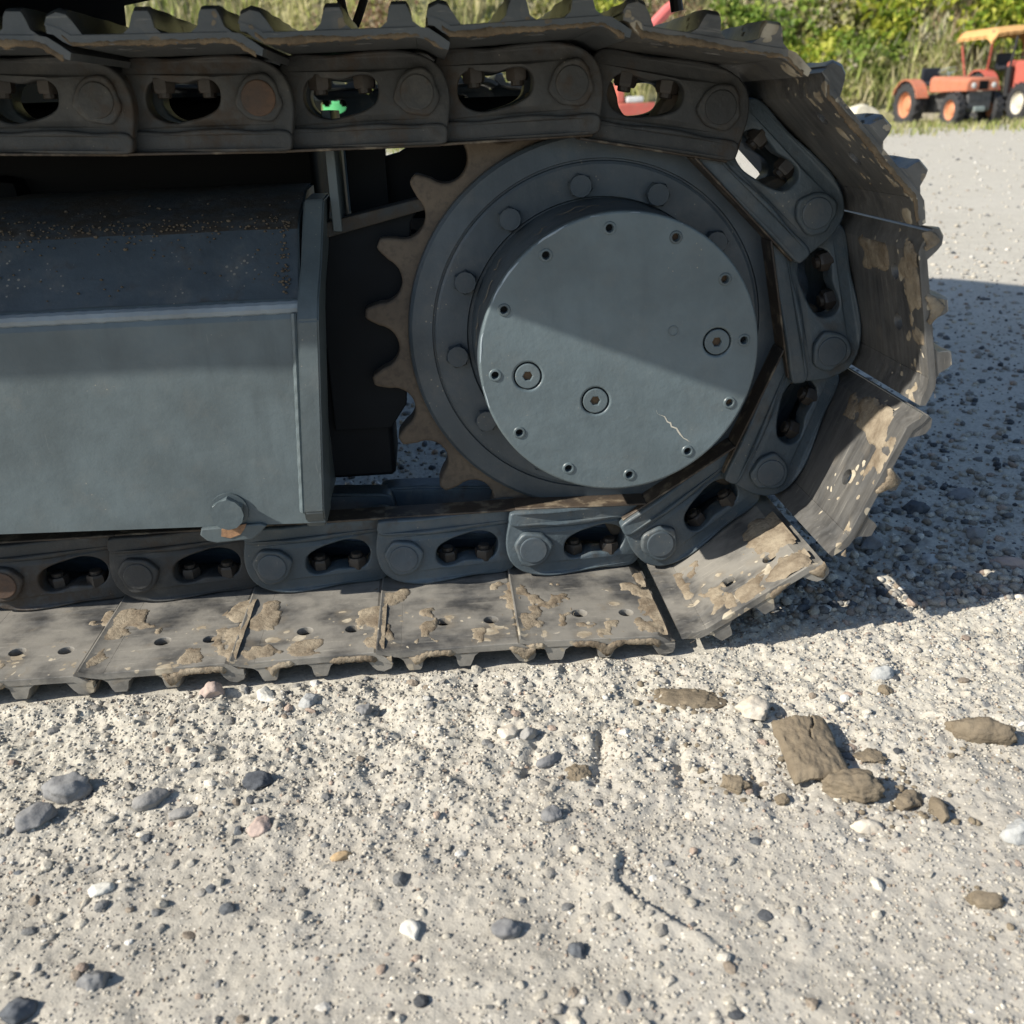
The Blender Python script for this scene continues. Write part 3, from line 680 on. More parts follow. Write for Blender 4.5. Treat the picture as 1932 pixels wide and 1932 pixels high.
# lug with hexagon bolt at the lower edge
obj('lug', join([solid([(-.560, -.2235), (-.557, -.214), (-.478, -.212), (-.470, -.2155), (-.480, -.226), (-.492, -.2345), (-.540, -.2365), (-.552, -.2325)], [], .020, .002, lambda a, b, c: (a, -.066+c, zc(b)))], 'lug', M['frame']), fr)
hv, hf = hexnut(.0225, .0165, .0215, .0006)
obj('frame_bolt', join([([(x-.517, -.0605-z, y+zc(-.192)) for x, y, z in [(a*.89-b*.45, a*.45+b*.89, c) for a, b, c in hv]], hf)], 'frame_bolt', M['cover'], 25), fr)
obj('washer', join([([(x-.517, y, z+zc(-.192)) for x, y, z in lathe([(.0255, -.0602), (.0255, -.0642), (.02, -.0645)], 28)[0]], lathe([(.0255, 0), (.0255, 0), (.02, 0)], 28)[1])], 'washer', M['cover']), fr)
obj('rust_stain', join([solid([(-.530, -.216), (-.52, -.2125), (-.505, -.2115), (-.496, -.2100), (-.499, -.2165), (-.506, -.2255), (-.520, -.2300), (-.532, -.2265)], [], .0012, .0002, lambda a, b, c: (a, -.0672+c, zc(b)))], 'rust_stain', mat_rust('orange_rust', (.36, .20, .10), (.20, .12, .08))), fr)
# motor mount: dark web, upright stiffener, top bar, lower guard
part('mount_web', join([solid([(-.382, -.135), (-.30, -.135), (-.275, -.10), (-.262, .02), (-.25, .155), (-.235, .178), (-.382, .150)], [], .02, .002, lambda a, b, c: (a, .085+c, zc(b)))], 'mount_web', M['web']))
part('mount_bar', join([solid([(-.372, .140), (-.16, .188), (-.16, .202), (-.372, .160)], [], .05, .002, lambda a, b, c: (a, .065+c, zc(b)))], 'mount_bar', M['roof']))
part('stiffener', join([box(-.353, -.341, .060, .20, zc(.150), zc(.300), .001)], 'stiffener', M['frame']))
part('mount_plate', join([box(-.335, -.280, .160, .175, zc(.10), zc(.285), .001)], 'mount_plate', M['web']))
part('mount_column', join([box(-.42, -.300, .10, .24, zc(-.215), zc(.16), .006)], 'mount_column', M['web']))
part('hose_guard', join([solid([(-.300, .15), (-.286, .236), (-.262, .2415), (-.251, .2475), (-.240, .2490), (-.226, .2560), (-.219, .272), (-.214, .31), (-.08, .31), (-.08, .15)], [], .03, .002, lambda a, b, c: (a, .19+c, zc(b)))], 'hose_guard', M['web']))

# --- the far track: mirrored copies of every part
YM = 1.09
for o in list(near_parts):
    if o.name.split('.')[0] in ('hose_guard', 'mount_plate', 'stiffener'): continue
    c = o.copy(); COL.objects.link(c); c.parent = ex; c.location.y = 2*YM-o.location.y; c.scale.y = -1
    if o.name.split('.')[0] in ('track_link', 'track_shoe', 'track_frame', 'sprocket', 'final_drive'):
        for ch in o.children:
            if ch.name.split('.')[0] in ('dried_mud', 'mud_fringe', 'edge_mud', 'dirt_crumbs', 'scratch', 'scuff_marks'): continue
            d = ch.copy(); COL.objects.link(d); d.parent = c
# --- carbody and upper structure
part_ = lambda n_, me: obj(n_, me, ex)
part_('carbody', join([box(-2.3, -.95, .45, 1.75, .45, .80, .03, 2)], 'carbody', M['black']))
part_('cross_leg', join([box(-.98, -.80, .20, 1.95, .42, .62, .03, 2)], 'cross_leg', M['black']))
part_('side_leg', join([box(-1.9, -.385, .245, .40, zc(.05), zc(.325), .01)], 'side_leg', M['black']))
part_('slewing_ring', join([([(x-1.6, z+1.09, y+.74) for x, y, z in lathe([(.60, 0), (.60, .13), (.0001, .13)], 48)[0]], lathe([(.60, 0), (.60, .13), (.0001, .13)], 48)[1])], 'slewing_ring', M['black']))
plan = [(-3.3, -.255), (-1.135, -.262), (-.98, -.266), (-.69, -.278), (-.527, -.343), (.33, -.437), (.41, -.41), (.43, -.27), (.30, .03), (-.08, .19), (-.52, .25), (-.67, .42), (-.735, .66), (-.80, .90), (-.95, 1.25), (-1.2, 1.55), (-1.6, 1.70), (-3.3, 1.75)]  # mostly out of view; front outline and notch shaped to cast the shadow edges
def house(plan, z0, z1, name, mat, b=.03):
    bm = bmesh.new(); v, f = prism_z(plan, z0, z1); vs = [bm.verts.new(a) for a in v]; [bm.faces.new([vs[i] for i in q]) for q in f]
    bmesh.ops.bevel(bm, geom=[e for e in bm.edges if abs(e.verts[0].co.z-e.verts[1].co.z) < 1e-4 and e.verts[0].co.z > z0+.1], offset=b, segments=3, affect='EDGES')
    me = bpy.data.meshes.new(name); bm.to_mesh(me); bm.free(); return finish(me, mat, 40)
part_('counterweight', house([p_ for p_ in plan if p_[0] > -1.3]+[(-1.3, 1.58), (-1.3, -.262)], .85, 1.75, 'counterweight', M['black'], .05))
part_('engine_hood', house([(a-.04, b) for a, b in [(-3.2, .02), (.20, -.33), (.22, -.24), (.10, .0), (-.2, .16), (-.58, .26), (-.72, .45), (-.85, .92), (-1.25, 1.48), (-3.2, 1.64)]], 1.752, 2.35, 'engine_hood', M['flange'], .06))
part_('upper_deck', house([(-3.3, -.255), (-1.304, -.262), (-1.304, 1.58), (-1.6, 1.70), (-3.3, 1.75)], .85, 1.748, 'upper_deck', M['flange'], .04))
# hoses hanging below the counterweight
def bez(ps, n=10):
    out = []; P_ = [Vector(p) for p in ps]
    for i in range(len(P_)-1):
        p0, p1, p2, p3 = P_[max(i-1, 0)], P_[i], P_[i+1], P_[min(i+2, len(P_)-1)]
        for k in range(n):
            t = k/n; out.append(tuple(.5*((2*p1)+(p2-p0)*t+(2*p0-5*p1+4*p2-p3)*t*t+(3*p1-p0-3*p2+p3)*t**3)))
    return out+[tuple(P_[-1])]
part_('hanging_hose', join([tube(bez([(-.330, .15, .93), (-.323, .15, .84), (-.317, .15, .80), (-.309, .15, .7915), (-.301, .15, .801), (-.285, .15, .84), (-.27, .15, .90)]), .0056, 10)], 'hanging_hose', M['rubber']))
part_('hose_end', join([tube(bez([(.112, .15, .92), (.120, .15, .84), (.127, .15, .797)]), .0085, 10)], 'hose_end', M['rubber']))

# ------------------------------------------------------------------ clay clods and single stones on the ground
def on_ground(name, seed, x, y, dims, rz, mat, label, cat, group=None, ang=.5, sink=.3, tiltx=0.0, rough=.1, sub=4):
    V, Fc = rock(seed, dims, ang, sub, rough=rough)
    o = obj(name, npmesh(name, V, Fc, mat), None, (x, y, float(ground_h(x, y))+dims[2]*(.5-sink)), (tiltx, 0, rz))
    return tag(o, label, cat, group)
SM = {k: mat_mud('stone_'+k, a, b, .8, .5) for k, a, b in (
    ('slate', (.15, .15, .155), (.24, .24, .24)), ('black', (.05, .055, .065), (.12, .13, .145)), ('white', (.66, .64, .58), (.54, .52, .47)),
    ('pink', (.46, .36, .31), (.36, .29, .26)), ('tan', (.46, .33, .19), (.34, .25, .15)), ('beige', (.50, .44, .36), (.56, .52, .45)), ('pale', (.44, .445, .435), (.33, .335, .33)), ('grey', (.30, .29, .275), (.22, .215, .21)))}
G = 'loose stones on the gravel'
for nm, seed, x, y, d, rz, mt, lab, tx, an in [
    ('rock', 1, -.669, -.372, (.056, .042, .036), .2, 'slate', 'largest dark grey rock at far left, throwing a black shadow', .1, .4),
    ('rock', 2, -.684, -.418, (.046, .036, .024), .6, 'slate', 'flat dark grey stone just below the largest rock at far left', 0, .5),
    ('stone', 3, -.567, -.404, (.044, .022, .024), .6, 'grey', 'slanting grey stone right of the two big dark rocks', .3, .6),
    ('stone', 4, -.456, -.388, (.038, .026, .022), .1, 'black', 'jagged blue-black stone in the left gravel below the track', .2, .9),
    ('stone', 5, -.531, -.428, (.034, .016, .013), .35, 'grey', 'thin flat grey stone below the slanting grey one', 0, .6),
    ('stone', 6, -.440, -.462, (.030, .024, .018), 1.0, 'pink', 'pinkish lumpy stone under the jagged blue-black one', 0, .8),
    ('stone', 7, -.354, -.515, (.024, .011, .011), .3, 'tan', 'small orange-tan chip of stone in the left foreground', 0, .7),
    ('stone', 8, -.582, -.533, (.026, .018, .012), .5, 'white', 'bright white angular stone in the left foreground', 0, .9),
    ('stone', 9, -.281, -.617, (.017, .030, .012), .35, 'white', 'upright white oblong stone in the middle foreground', 0, 1.0),
    ('stone', 10, -.195, -.632, (.029, .020, .020), 0, 'slate', 'smooth dark oval stone in the middle foreground', 0, .1),
    ('stone', 11, -.134, -.656, (.016, .020, .016), .3, 'black', 'small black stone right of the smooth dark oval stone', 0, .5),
    ('stone', 12, -.128, -.390, (.036, .018, .018), .5, 'slate', 'dark grey wedge stone beside brown dirt in the middle', .3, .7),
    ('stone', 13, -.146, -.342, (.024, .022, .020), .9, 'grey', 'grey stone touching a cream stone, middle of the gravel', 0, .6),
    ('stone', 14, -.135, -.485, (.024, .020, .018), .2, 'slate', 'lone dark grey stone in smooth dust, right of centre', 0, .3),
    ('stone', 15, -.556, -.642, (.027, .022, .019), .4, 'slate', 'round dark stone near the lower left corner', 0, .2),
    ('rock', 16, -.612, -.664, (.032, .028, .024), .9, 'black', 'black pitted rock in the lower left corner', 0, .8),
    ('stone', 17, -.540, -.200, (.034, .026, .030), .2, 'pink', 'pinkish stone leaning against the front edge of the track', .3, .5),
    ('stone', 18, -.470, -.218, (.022, .045, .024), .5, 'white', 'long white stone just in front of the track', 0, .6),
    ('stone', 19, -.415, -.241, (.030, .024, .020), .8, 'pale', 'pale bluish stone near the track right of the long white one', 0, .3),
    ('stone', 20, .127, -.331, (.042, .046, .026), .9, 'beige', 'big pinkish beige stone left of the clay slab', 0, .9),
    ('stone', 21, .181, -.534, (.036, .022, .018), -.35, 'beige', 'cream stone in front of the domed clay clod', 0, .6),
    ('stone', 22, .318, -.268, (.032, .024, .022), .4, 'pale', 'pale blue stone at right, beyond the long clay clod', 0, .7),
    ('stone', 24, -.170, -.341, (.026, .022, .016), .4, 'beige', 'cream stone touching a grey stone, middle of the gravel', 0, .5),
    ('rock', 31, .601, .238, (.062, .042, .032), .1, 'black', 'dark blue rock in the shade right of the lowest raised shoe', 0, .8),
    ('rock', 32, .715, .285, (.056, .040, .026), .2, 'slate', 'grey rock in the shade at the right, far side', 0, .7),
    ('stone', 33, .533, .041, (.040, .028, .022), .3, 'pale', 'pale rounded stone in the shade right of the track', 0, .2),
    ('stone', 34, .648, .004, (.066, .026, .026), -.5, 'pink', 'long pinkish stone in the shade at the right edge', 0, .7),
    ('rock', 35, .465, .105, (.052, .040, .036), .5, 'slate', 'dark rock in the shade under the lowest raised shoe', 0, .9),
    ('stone', 36, .650, .117, (.040, .028, .022), .7, 'grey', 'grey stone in the shade above the long pinkish one', 0, .5),
    ('rock', 37, .322, -.568, (.040, .032, .026), .2, 'pale', 'grey-white rock at the right edge below the clay clods', 0, .9),
    ('stone', 38, -.342, -.263, (.024, .016, .014), .2, 'slate', 'small dark stone near the track, below its fourth shoe', 0, .5)]:
    on_ground(nm, seed, x, y, d, rz, SM[mt], lab, 'stone' if nm == 'stone' else 'rock', G, an+.3, .38, tx, .27)
# clay
def clod(seed, x, y, d, rz, label, ang=.6, rough=.55, sink=.30, tx=0): return on_ground('clay_clod', seed, x, y, d, rz, M['clod'], label, 'clay clod', 'brown clay clods', ang, sink, tx, rough, 5)
# the slab pressed between two bars: a thick curved plate
nu_, nv_ = 44, 40; V = []; 
for sgn in (1, -1):
    for j in range(nv_):
        for i in range(nu_):
            u = i/(nu_-1)*2-1; v = j/(nv_-1)*2-1
            ed = min(1, (1-max(abs(u), abs(v)))*7); hw = .030+.004*float(fbm(v*3, 2., 5)); hl = .048+.008*float(fbm(u*3, 7., 6))
            z = .012*(1-u*u)*.6+.0045*(float(fbm(u*3+4, v*3, 8))-.5)
            z += sgn*(.0075*math.sqrt(max(0, ed)))+.0045*(float(fbm(u*9, v*9, 9, 4, .65))-.5)-(.006 if abs(u-.1-.25*v+.1*math.sin(v*6)) < .035 and v > .1 else 0)*sgn
            V.append((u*hw, v*hl, z))
Q = []
for s_ in range(2):
    for j in range(nv_-1):
        for i in range(nu_-1):
            a = s_*nu_*nv_+j*nu_+i; q_ = (a, a+1, a+nu_+1, a+nu_); Q.append(q_ if s_ == 0 else q_[::-1])
me = npmesh('clay_slab', np.array(V), np.array(Q), M['clod'])
o = obj('clay_slab', me, None, (.165, -.420, float(ground_h(.165, -.42))+.008), (.06, .02, -.08)); tag(o, 'rectangular slab of brown clay with a broken front edge', 'clay slab', 'brown clay clods')
clod(51, .186, -.486, (.072, .036, .034), -.2, 'domed brown clay clod against the front of the slab', .4, .38)
clod(52, .064, -.460, (.034, .020, .018), -.4, 'small wedge of brown clay left of the slab', .7)
clod(53, .372, -.408, (.082, .030, .034), -.45, 'long ragged clay clod at the right edge', .3, .32)
clod(54, .240, -.505, (.036, .024, .018), .4, 'crumbled clay lump right of the domed clod', .5, .4)
clod(55, .262, -.526, (.016, .046, .018), -.15, 'narrow stick of clay beside the crumbled lump', .3, .2)
clod(56, .246, -.645, (.036, .018, .014), -.2, 'small clay clod alone at the lower right', .3, .25)
clod(57, .056, -.291, (.090, .040, .014), -.25, 'flattened crust of brown clay near the last shoe on the ground', .4, .5, .35)
clod(58, .304, -.304, (.018, .016, .014), 0, 'little clay lump in front of the pale blue stone', .4, .3)
clod(59, .110, -.487, (.016, .014, .013), 0, 'tiny clay lump between the wedge and the slab', .4, .3)
clod(60, .232, -.428, (.034, .032, .008), .3, 'thin star-shaped flake of clay right of the slab', .6, .5, .3)
rc = np.random.default_rng(61); cp = []
for (x_, y_, sp_, k_) in ((.20, -.47, .05, 60), (.25, -.515, .035, 70), (.37, -.42, .045, 50), (.06, -.295, .05, 70), (.07, -.465, .025, 22), (.246, -.65, .025, 20), (.13, -.40, .05, 30)):
    cp.append(np.c_[rc.normal(x_, sp_, k_), rc.normal(y_, sp_*.6, k_)])
cp = np.concatenate(cp); csz = .0012+.0042*rc.uniform(size=len(cp))**3
tag(obj('clay_crumbs', stone_cloud('clay_crumbs', cp, csz, np.array([(.20, .165, .12)])*rc.uniform(.75, 1.25, (len(cp), 1)), rc, 2, sink=.25, rough=.3)), 'crumbs of brown clay scattered round the clods', 'clay crumbs', kind='stuff')
clod(61, -.098, -.412, (.030, .026, .012), .5, 'brown dirt lump beside the dark grey wedge stone', .5, .5)

# ------------------------------------------------------------------ embankment and plants
def bank_h(x, y):
    x = np.asarray(x, float); y = np.asarray(y, float)
    d = np.maximum(0, y-23.6-.9*(fbm(x*.25, y*0+3, 61, 3)-.5)*2)
    return .80*d**1.05*(1-.25*sstep(8, 20, d))+(fbm(x*.7, y*.7, 62, 4)-.5)*.9*sstep(0, 1.5, d)-.15*(1-sstep(-.0, .6, d))
bx, by = np.meshgrid(np.linspace(-30, 45, 300), np.linspace(22.6, 45, 130)); bz = bank_h(bx, by)
ii = np.arange(bx.size).reshape(bx.shape)
def mat_bank():
    t = NT('weedy_bank_soil'); co = t.coord(rand=False)
    a = t.noise(co, .55, 5, .6); b = t.noise(co, 4.5, 5, .65)
    c = t.mix(t.ramp(b, .35, .65), (.20, .20, .075), (.36, .33, .18)); c = t.mix(t.math('MULTIPLY', t.ramp(a, .5, .66), .8), c, (.33, .29, .24))
    return t.done(c, .95, t.bump(b, 1, .1), spec=.2)
tag(obj('embankment', npmesh('embankment', np.stack([bx, by, bz], -1).reshape(-1, 3), np.stack([ii[:-1, :-1], ii[:-1, 1:], ii[1:, 1:], ii[1:, :-1]], -1).reshape(-1, 4), mat_bank())), kind='structure')

def leaves(rng, P_, size, cols, nrm=None):
    """bent six-point leaves at P_ (n,3)"""
    n = len(P_)
    base = np.array([(0, 0, 0), (.5, .38, .10), (.42, .80, .06), (0, 1.1, -.10), (-.42, .80, .06), (-.5, .38, .10)])
    L = base[None]*size[:, None, None]
    a = rng.uniform(0, 2*np.pi, n); tl = rng.normal(.9, .45, n)
    x, y, z = L[..., 0], L[..., 1]-.5*size[:, None], L[..., 2]
    ct, st = np.cos(tl)[:, None], np.sin(tl)[:, None]; y, z = y*ct+z*st, -y*st+z*ct
    ca, sa = np.cos(a)[:, None], np.sin(a)[:, None]; x, y = x*ca-y*sa, x*sa+y*ca
    V = np.stack([x, y, z], -1)+P_[:, None, :]
    f = np.array([(0, 1, 2, 3), (0, 3, 4, 5)]); Fc = (f[None]+(np.arange(n)*6)[:, None, None]).reshape(-1, 4)
    return V.reshape(-1, 3), Fc, np.repeat(cols, 6, 0)
GREENS = {'lime': [(.44, .47, .06), (.34, .42, .05), (.52, .52, .10), (.20, .29, .04)], 'green': [(.20, .30, .05), (.26, .36, .06), (.13, .21, .04), (.33, .39, .09)],
          'olive': [(.32, .32, .11), (.40, .38, .16), (.22, .25, .08), (.46, .42, .24)], 'brown': [(.30, .20, .13), (.38, .27, .18), (.22, .15, .10), (.42, .35, .24)], 'pale': [(.40, .36, .25), (.33, .31, .20), (.46, .42, .32), (.26, .27, .12)]}
def bush(seed, x, y, rx, rz, n, kind, size, label, lift=.2):
    rng = np.random.default_rng(seed)
    root = bpy.data.objects.new('bush', None); COL.objects.link(root); z0 = float(bank_h(x, y)); root.location = (x, y, z0)
    tag(root, label, 'bush', 'bushes on the embankment')
    # clumps hugging the slope
    nc = max(7, n//110); cc = rng.normal(size=(nc, 3))*np.array([rx*.5, rx*.28, 0]); k = rng.integers(0, nc, n)
    d = rng.normal(size=(n, 3)); d /= np.linalg.norm(d, axis=1)[:, None]
    rad = rng.uniform(.55, 1.05, n)**.5*rng.uniform(.35, .75, nc)[k]*rz
    X = cc[k, 0]+d[:, 0]*rad*1.2; Y = cc[k, 1]+d[:, 1]*rad
    Zs = bank_h(x+X, y+Y)-z0+lift*rz+np.abs(d[:, 2])*rad*1.0+rng.uniform(0, .4, nc)[k]*rz
    pal_ = np.array(GREENS[kind]); cols = pal_[rng.integers(0, len(pal_), n)]*rng.uniform(.75, 1.25, (n, 1))
    V, Fc, T = leaves(rng, np.stack([X, Y, Zs], -1), size*rng.uniform(.6, 1.3, n), cols)
    obj('foliage', npmesh('foliage', V, Fc, M['leaf'], False, T), root)
    st = []
    for j in range(min(nc, 9)):
        zz = float(bank_h(x+cc[j, 0], y+cc[j, 1]))-z0
        st.append(tube(bez([(cc[j, 0]*.7, cc[j, 1]*.7+.05, zz-.1), (cc[j, 0]*.85, cc[j, 1]*.9, zz+rz*.3), (cc[j, 0]+rng.normal(0, .1), cc[j, 1], zz+rz*.8)], 4), .018, 5))
    obj('stems', join(st, 'stems', SM_STEM), root)
SM_STEM = mat_plain('bush_stem', (.10, .075, .045), .9)
for b_ in [
    (201, 13.6, 26.2, 2.6, 1.0, 2600, 'lime', .17, 'yellow-green vine spreading over the bank above the orange canopy'),
    (202, 16.6, 25.4, 2.2, .9, 1500, 'lime', .17, 'yellow-green vine on the bank beyond the red tractor at the right edge'),
    (203, 11.2, 26.0, 1.3, .8, 1100, 'olive', .14, 'olive leafy bush on the bank left of the canopy'),
    (204, 9.3, 25.0, 1.2, .8, 1200, 'lime', .16, 'lime-green vine clump hanging on the bank above the white boulder'),
    (205, 10.1, 24.3, 1.2, .55, 1000, 'olive', .11, 'low olive shrub behind the orange tractor'),
    (206, 8.0, 26.2, 1.4, .9, 1100, 'green', .15, 'dark green bush on the bank above the end of the track'),
    (207, 12.6, 24.6, .9, .45, 600, 'olive', .10, 'low weeds at the bank foot between the two tractors'),
    (208, 6.5, 25.4, 1.1, .9, 900, 'brown', .10, 'reddish brown dying shrub on the bank right of the hose end'),
    (209, 10.6, 27.3, 1.3, .9, 1000, 'brown', .10, 'brown seed-headed shrub high on the bank left of the canopy'),
    (210, 5.2, 26.0, 1.3, .8, 900, 'green', .15, 'green bush at the top edge above the curved track'),
    (211, 8.7, 24.2, 1.3, .55, 1000, 'olive', .12, 'olive weeds at the bank foot left of the orange tractor'),
    (212, 7.2, 24.4, 1.0, .6, 800, 'green', .12, 'low green weeds at the bank foot beside the raised shoe tips'),
    (213, 2.6, 26.2, 1.6, .8, 900, 'olive', .12, 'olive shrub on the bank above the middle of the upper track'),
    (214, 11.9, 24.9, .8, .5, 500, 'pale', .09, 'pale dry shrub just behind the steering wheel of the orange tractor'),
    (215, -1.6, 26.4, 1.4, .9, 700, 'brown', .10, 'brown dry shrub on the bank beside the hanging hose'),
    (216, 12.0, 28.0, 2.2, 1.0, 1500, 'green', .16, 'green bush high on the bank over the gap between the tractors'),
    (217, 15.0, 28.6, 2.4, 1.0, 1500, 'lime', .17, 'yellow-green vine highest on the bank at the upper right corner'),
    (219, 8.4, 25.0, 1.3, .7, 1300, 'pale', .11, 'pale dry weeds low on the bank right of the raised shoe tips'),
    (220, 10.4, 24.9, 1.2, .6, 1100, 'green', .14, 'green vine low on the bank straight above the orange hood'),
    (221, 14.6, 24.7, 1.5, .7, 1200, 'lime', .16, 'yellow-green vine low on the bank under the orange canopy'),
    (222, 7.3, 27.4, 1.5, .9, 1200, 'brown', .11, 'brown shrub at the top edge between two green bushes'),
    (223, 9.9, 26.3, 1.1, .8, 900, 'pale', .10, 'pale flowering weeds in the middle of the bank left of the canopy'),
    (224, 4.0, 27.2, 1.5, .8, 900, 'lime', .14, 'lime-green weeds at the top edge just left of the red mast'),
    (218, 9.4, 28.2, 1.8, 1.0, 1300, 'olive', .14, 'olive bush high on the bank at the top of the picture')]:
    bush(*b_)
# grass
def grass(name, P_, h, w, cols, rng, label):
    n = len(P_); a = rng.uniform(0, 2*np.pi, n); ln = rng.normal(0, .28, (n, 2))
    dx, dy = np.cos(a)*w, np.sin(a)*w; z = np.zeros(n)
    b = P_; mid = b+np.stack([ln[:, 0]*h*.4, ln[:, 1]*h*.4, h*.6], -1); tip = b+np.stack([ln[:, 0]*h, ln[:, 1]*h, h], -1); off = np.stack([dx, dy, z], -1)
    V = np.stack([b-off, b+off, mid+off*.8, mid-off*.8, tip], 1); f4 = np.array([(0, 1, 2), (0, 2, 3), (3, 2, 4)])
    Fc = (f4[None]+(np.arange(n)*5)[:, None, None]).reshape(-1, 3)
    tag(obj(name, npmesh(name, V.reshape(-1, 3), Fc, M['grass'], False, np.repeat(cols, 5, 0))), label, 'grass', kind='stuff')
rng = np.random.default_rng(77)
n = 26000; x = rng.uniform(-13, 19, n); y = 23.7+rng.uniform(size=n)**1.3*8
keep = fbm(x*.5, y*.5, 81, 3)+.25*sstep(7, 2, x) > .52; x, y = x[keep], y[keep]; n = len(x)
c0 = np.array([(.52, .48, .26), (.40, .43, .14), (.46, .41, .24), (.30, .36, .10), (.58, .55, .38), (.34, .26, .16)]); ck = (fbm(x*.35, y*.35, 83, 2)*7.5-1).astype(int)+rng.integers(-1, 2, n)
cols = c0[np.clip(ck, 0, 5)]*rng.uniform(.75, 1.2, (n, 1))
grass('bank_grass', np.stack([x, y, bank_h(x, y)-.05], -1), rng.uniform(.35, .95, n), .016+.014*rng.uniform(size=n), cols, rng, 'tall straw and green grass covering the embankment')
n = 16000; y = 14.5+rng.uniform(size=n)**.6*9.2; x = rng.uniform(-.35, .82, n)*(y+1.3); keep = rng.uniform(size=n) < sstep(14.5, 20.5, y+3.0*(fbm(x*.6, y*.6, 85, 3)-.5)); x, y = x[keep], y[keep]; n = len(x)
cols = np.array([(.30, .30, .11), (.40, .37, .21), (.22, .26, .07)])[rng.integers(0, 3, n)]*rng.uniform(.8, 1.2, (n, 1))
grass('yard_weeds', np.stack([x, y, ground_h(x, y)-.01], -1), rng.uniform(.05, .17, n), .012+.012*rng.uniform(size=n), cols, rng, 'thin low weeds growing over the far edge of the yard')

bo = on_ground('boulder', 301, 10.25, 23.2, (1.0, .7, .55), .1, mat_mud('pale_boulder', (.62, .58, .46), (.5, .47, .38), .9, .3), 'pale cream boulder at the bank foot left of the orange tractor', 'boulder', None, .5, .2); bo.location.z = float(bank_h(10.25, 23.2))+.36
for k, (x, y, d) in enumerate([(10.2, 22.6, (.5, .4, .26)), (12.1, 25.3, (1.0, .5, .5)), (10.7, 25.4, (.9, .5, .5))]):
    lab = ['low grey boulder half hidden by weeds behind the orange rear wheel', 'grey rock outcrop on the bank left of the red post', 'grey rock outcrop on the bank above the orange hood'][k]
    V, Fc = rock(310+k, d, .8, 3, rough=.2); zz = float(bank_h(x, y)) if y > 23 else float(ground_h(x, y))
    tag(obj('boulder', npmesh('boulder', V, Fc, SM['beige']), None, (x, y, zz+d[2]*.3)), lab, 'boulder', 'rocks along the bank')

# ------------------------------------------------------------------ tractors (heading -Y)
def wheel(root, x, y, r, w, rim, side):
    V, Fc = lathe([(r*.58, -w*.42), (r*.64, -w*.5), (r*.90, -w*.5), (r*.97, -w*.36), (r*.97, w*.36), (r*.90, w*.5), (r*.64, w*.5), (r*.58, w*.42), (r*.58, -w*.42)], 36, False)
    parts = [(V, Fc)]
    nl = 16
    for k in range(nl):
        for s in (-1, 1):
            a = 2*math.pi*(k+(.25 if s > 0 else -.25))/nl; b = a+.16
            vv = []
            for rr in (r*.93, r*1.03):
                for (an, yy) in ((a, s*w*.5), (a+.09, s*w*.5), (b+.09, s*w*.02), (b, s*w*.02)): vv.append((rr*math.cos(an), yy, rr*math.sin(an)))
            parts.append((vv, [(0, 1, 2, 3), (7, 6, 5, 4), (0, 4, 5, 1), (1, 5, 6, 2), (2, 6, 7, 3), (3, 7, 4, 0)]))
    wh = obj('wheel', join(parts, 'tyre', M['rubber2'], 40), root, (x, y, r), (0, 0, math.pi/2*(-1 if side < 0 else 1)))
    rv, rf = lathe([(r*.60, w*.46), (r*.60, w*.40), (r*.54, w*.30), (r*.50, w*.05), (r*.30, w*.02), (r*.22, w*.16), (r*.10, w*.18), (.001, w*.18)], 32, False)
    obj('rim', join([([(a, -b, c) for a, b, c in rv], rf)], 'rim', rim), wh)
M['rubber2'] = mat_plain('dusty_tyre_rubber', (.030, .030, .032), .8)
M['eng'] = mat_rust('greasy_engine', (.12, .12, .12), (.05, .05, .05), .6)
M['green_grey'] = mat_plain('grey_green_casting', (.22, .26, .25), .6)
M['lamp'] = mat_plain('headlight_glass', (.65, .65, .62), .15)
M['seatm'] = mat_plain('dark_seat_vinyl', (.02, .022, .03), .5)
def mat_weather(name, col, rough=.55, grime=.5):
    t = NT(name); co = t.coord(); n = t.noise(co, 3.5, 6, .65); n2 = t.noise(co, 17, 5, .65)
    c = t.mix(n, tuple(v*.72 for v in col), tuple(min(.9, v*1.15+.04) for v in col))
    c = t.mix(t.math('MULTIPLY', t.ramp(n2, .45, .70), grime), c, (.26, .21, .16)); c = t.mix(t.math('MULTIPLY', t.ramp(n, .60, .72), grime*.8), c, (.12, .075, .05))
    return t.done(c, rough)
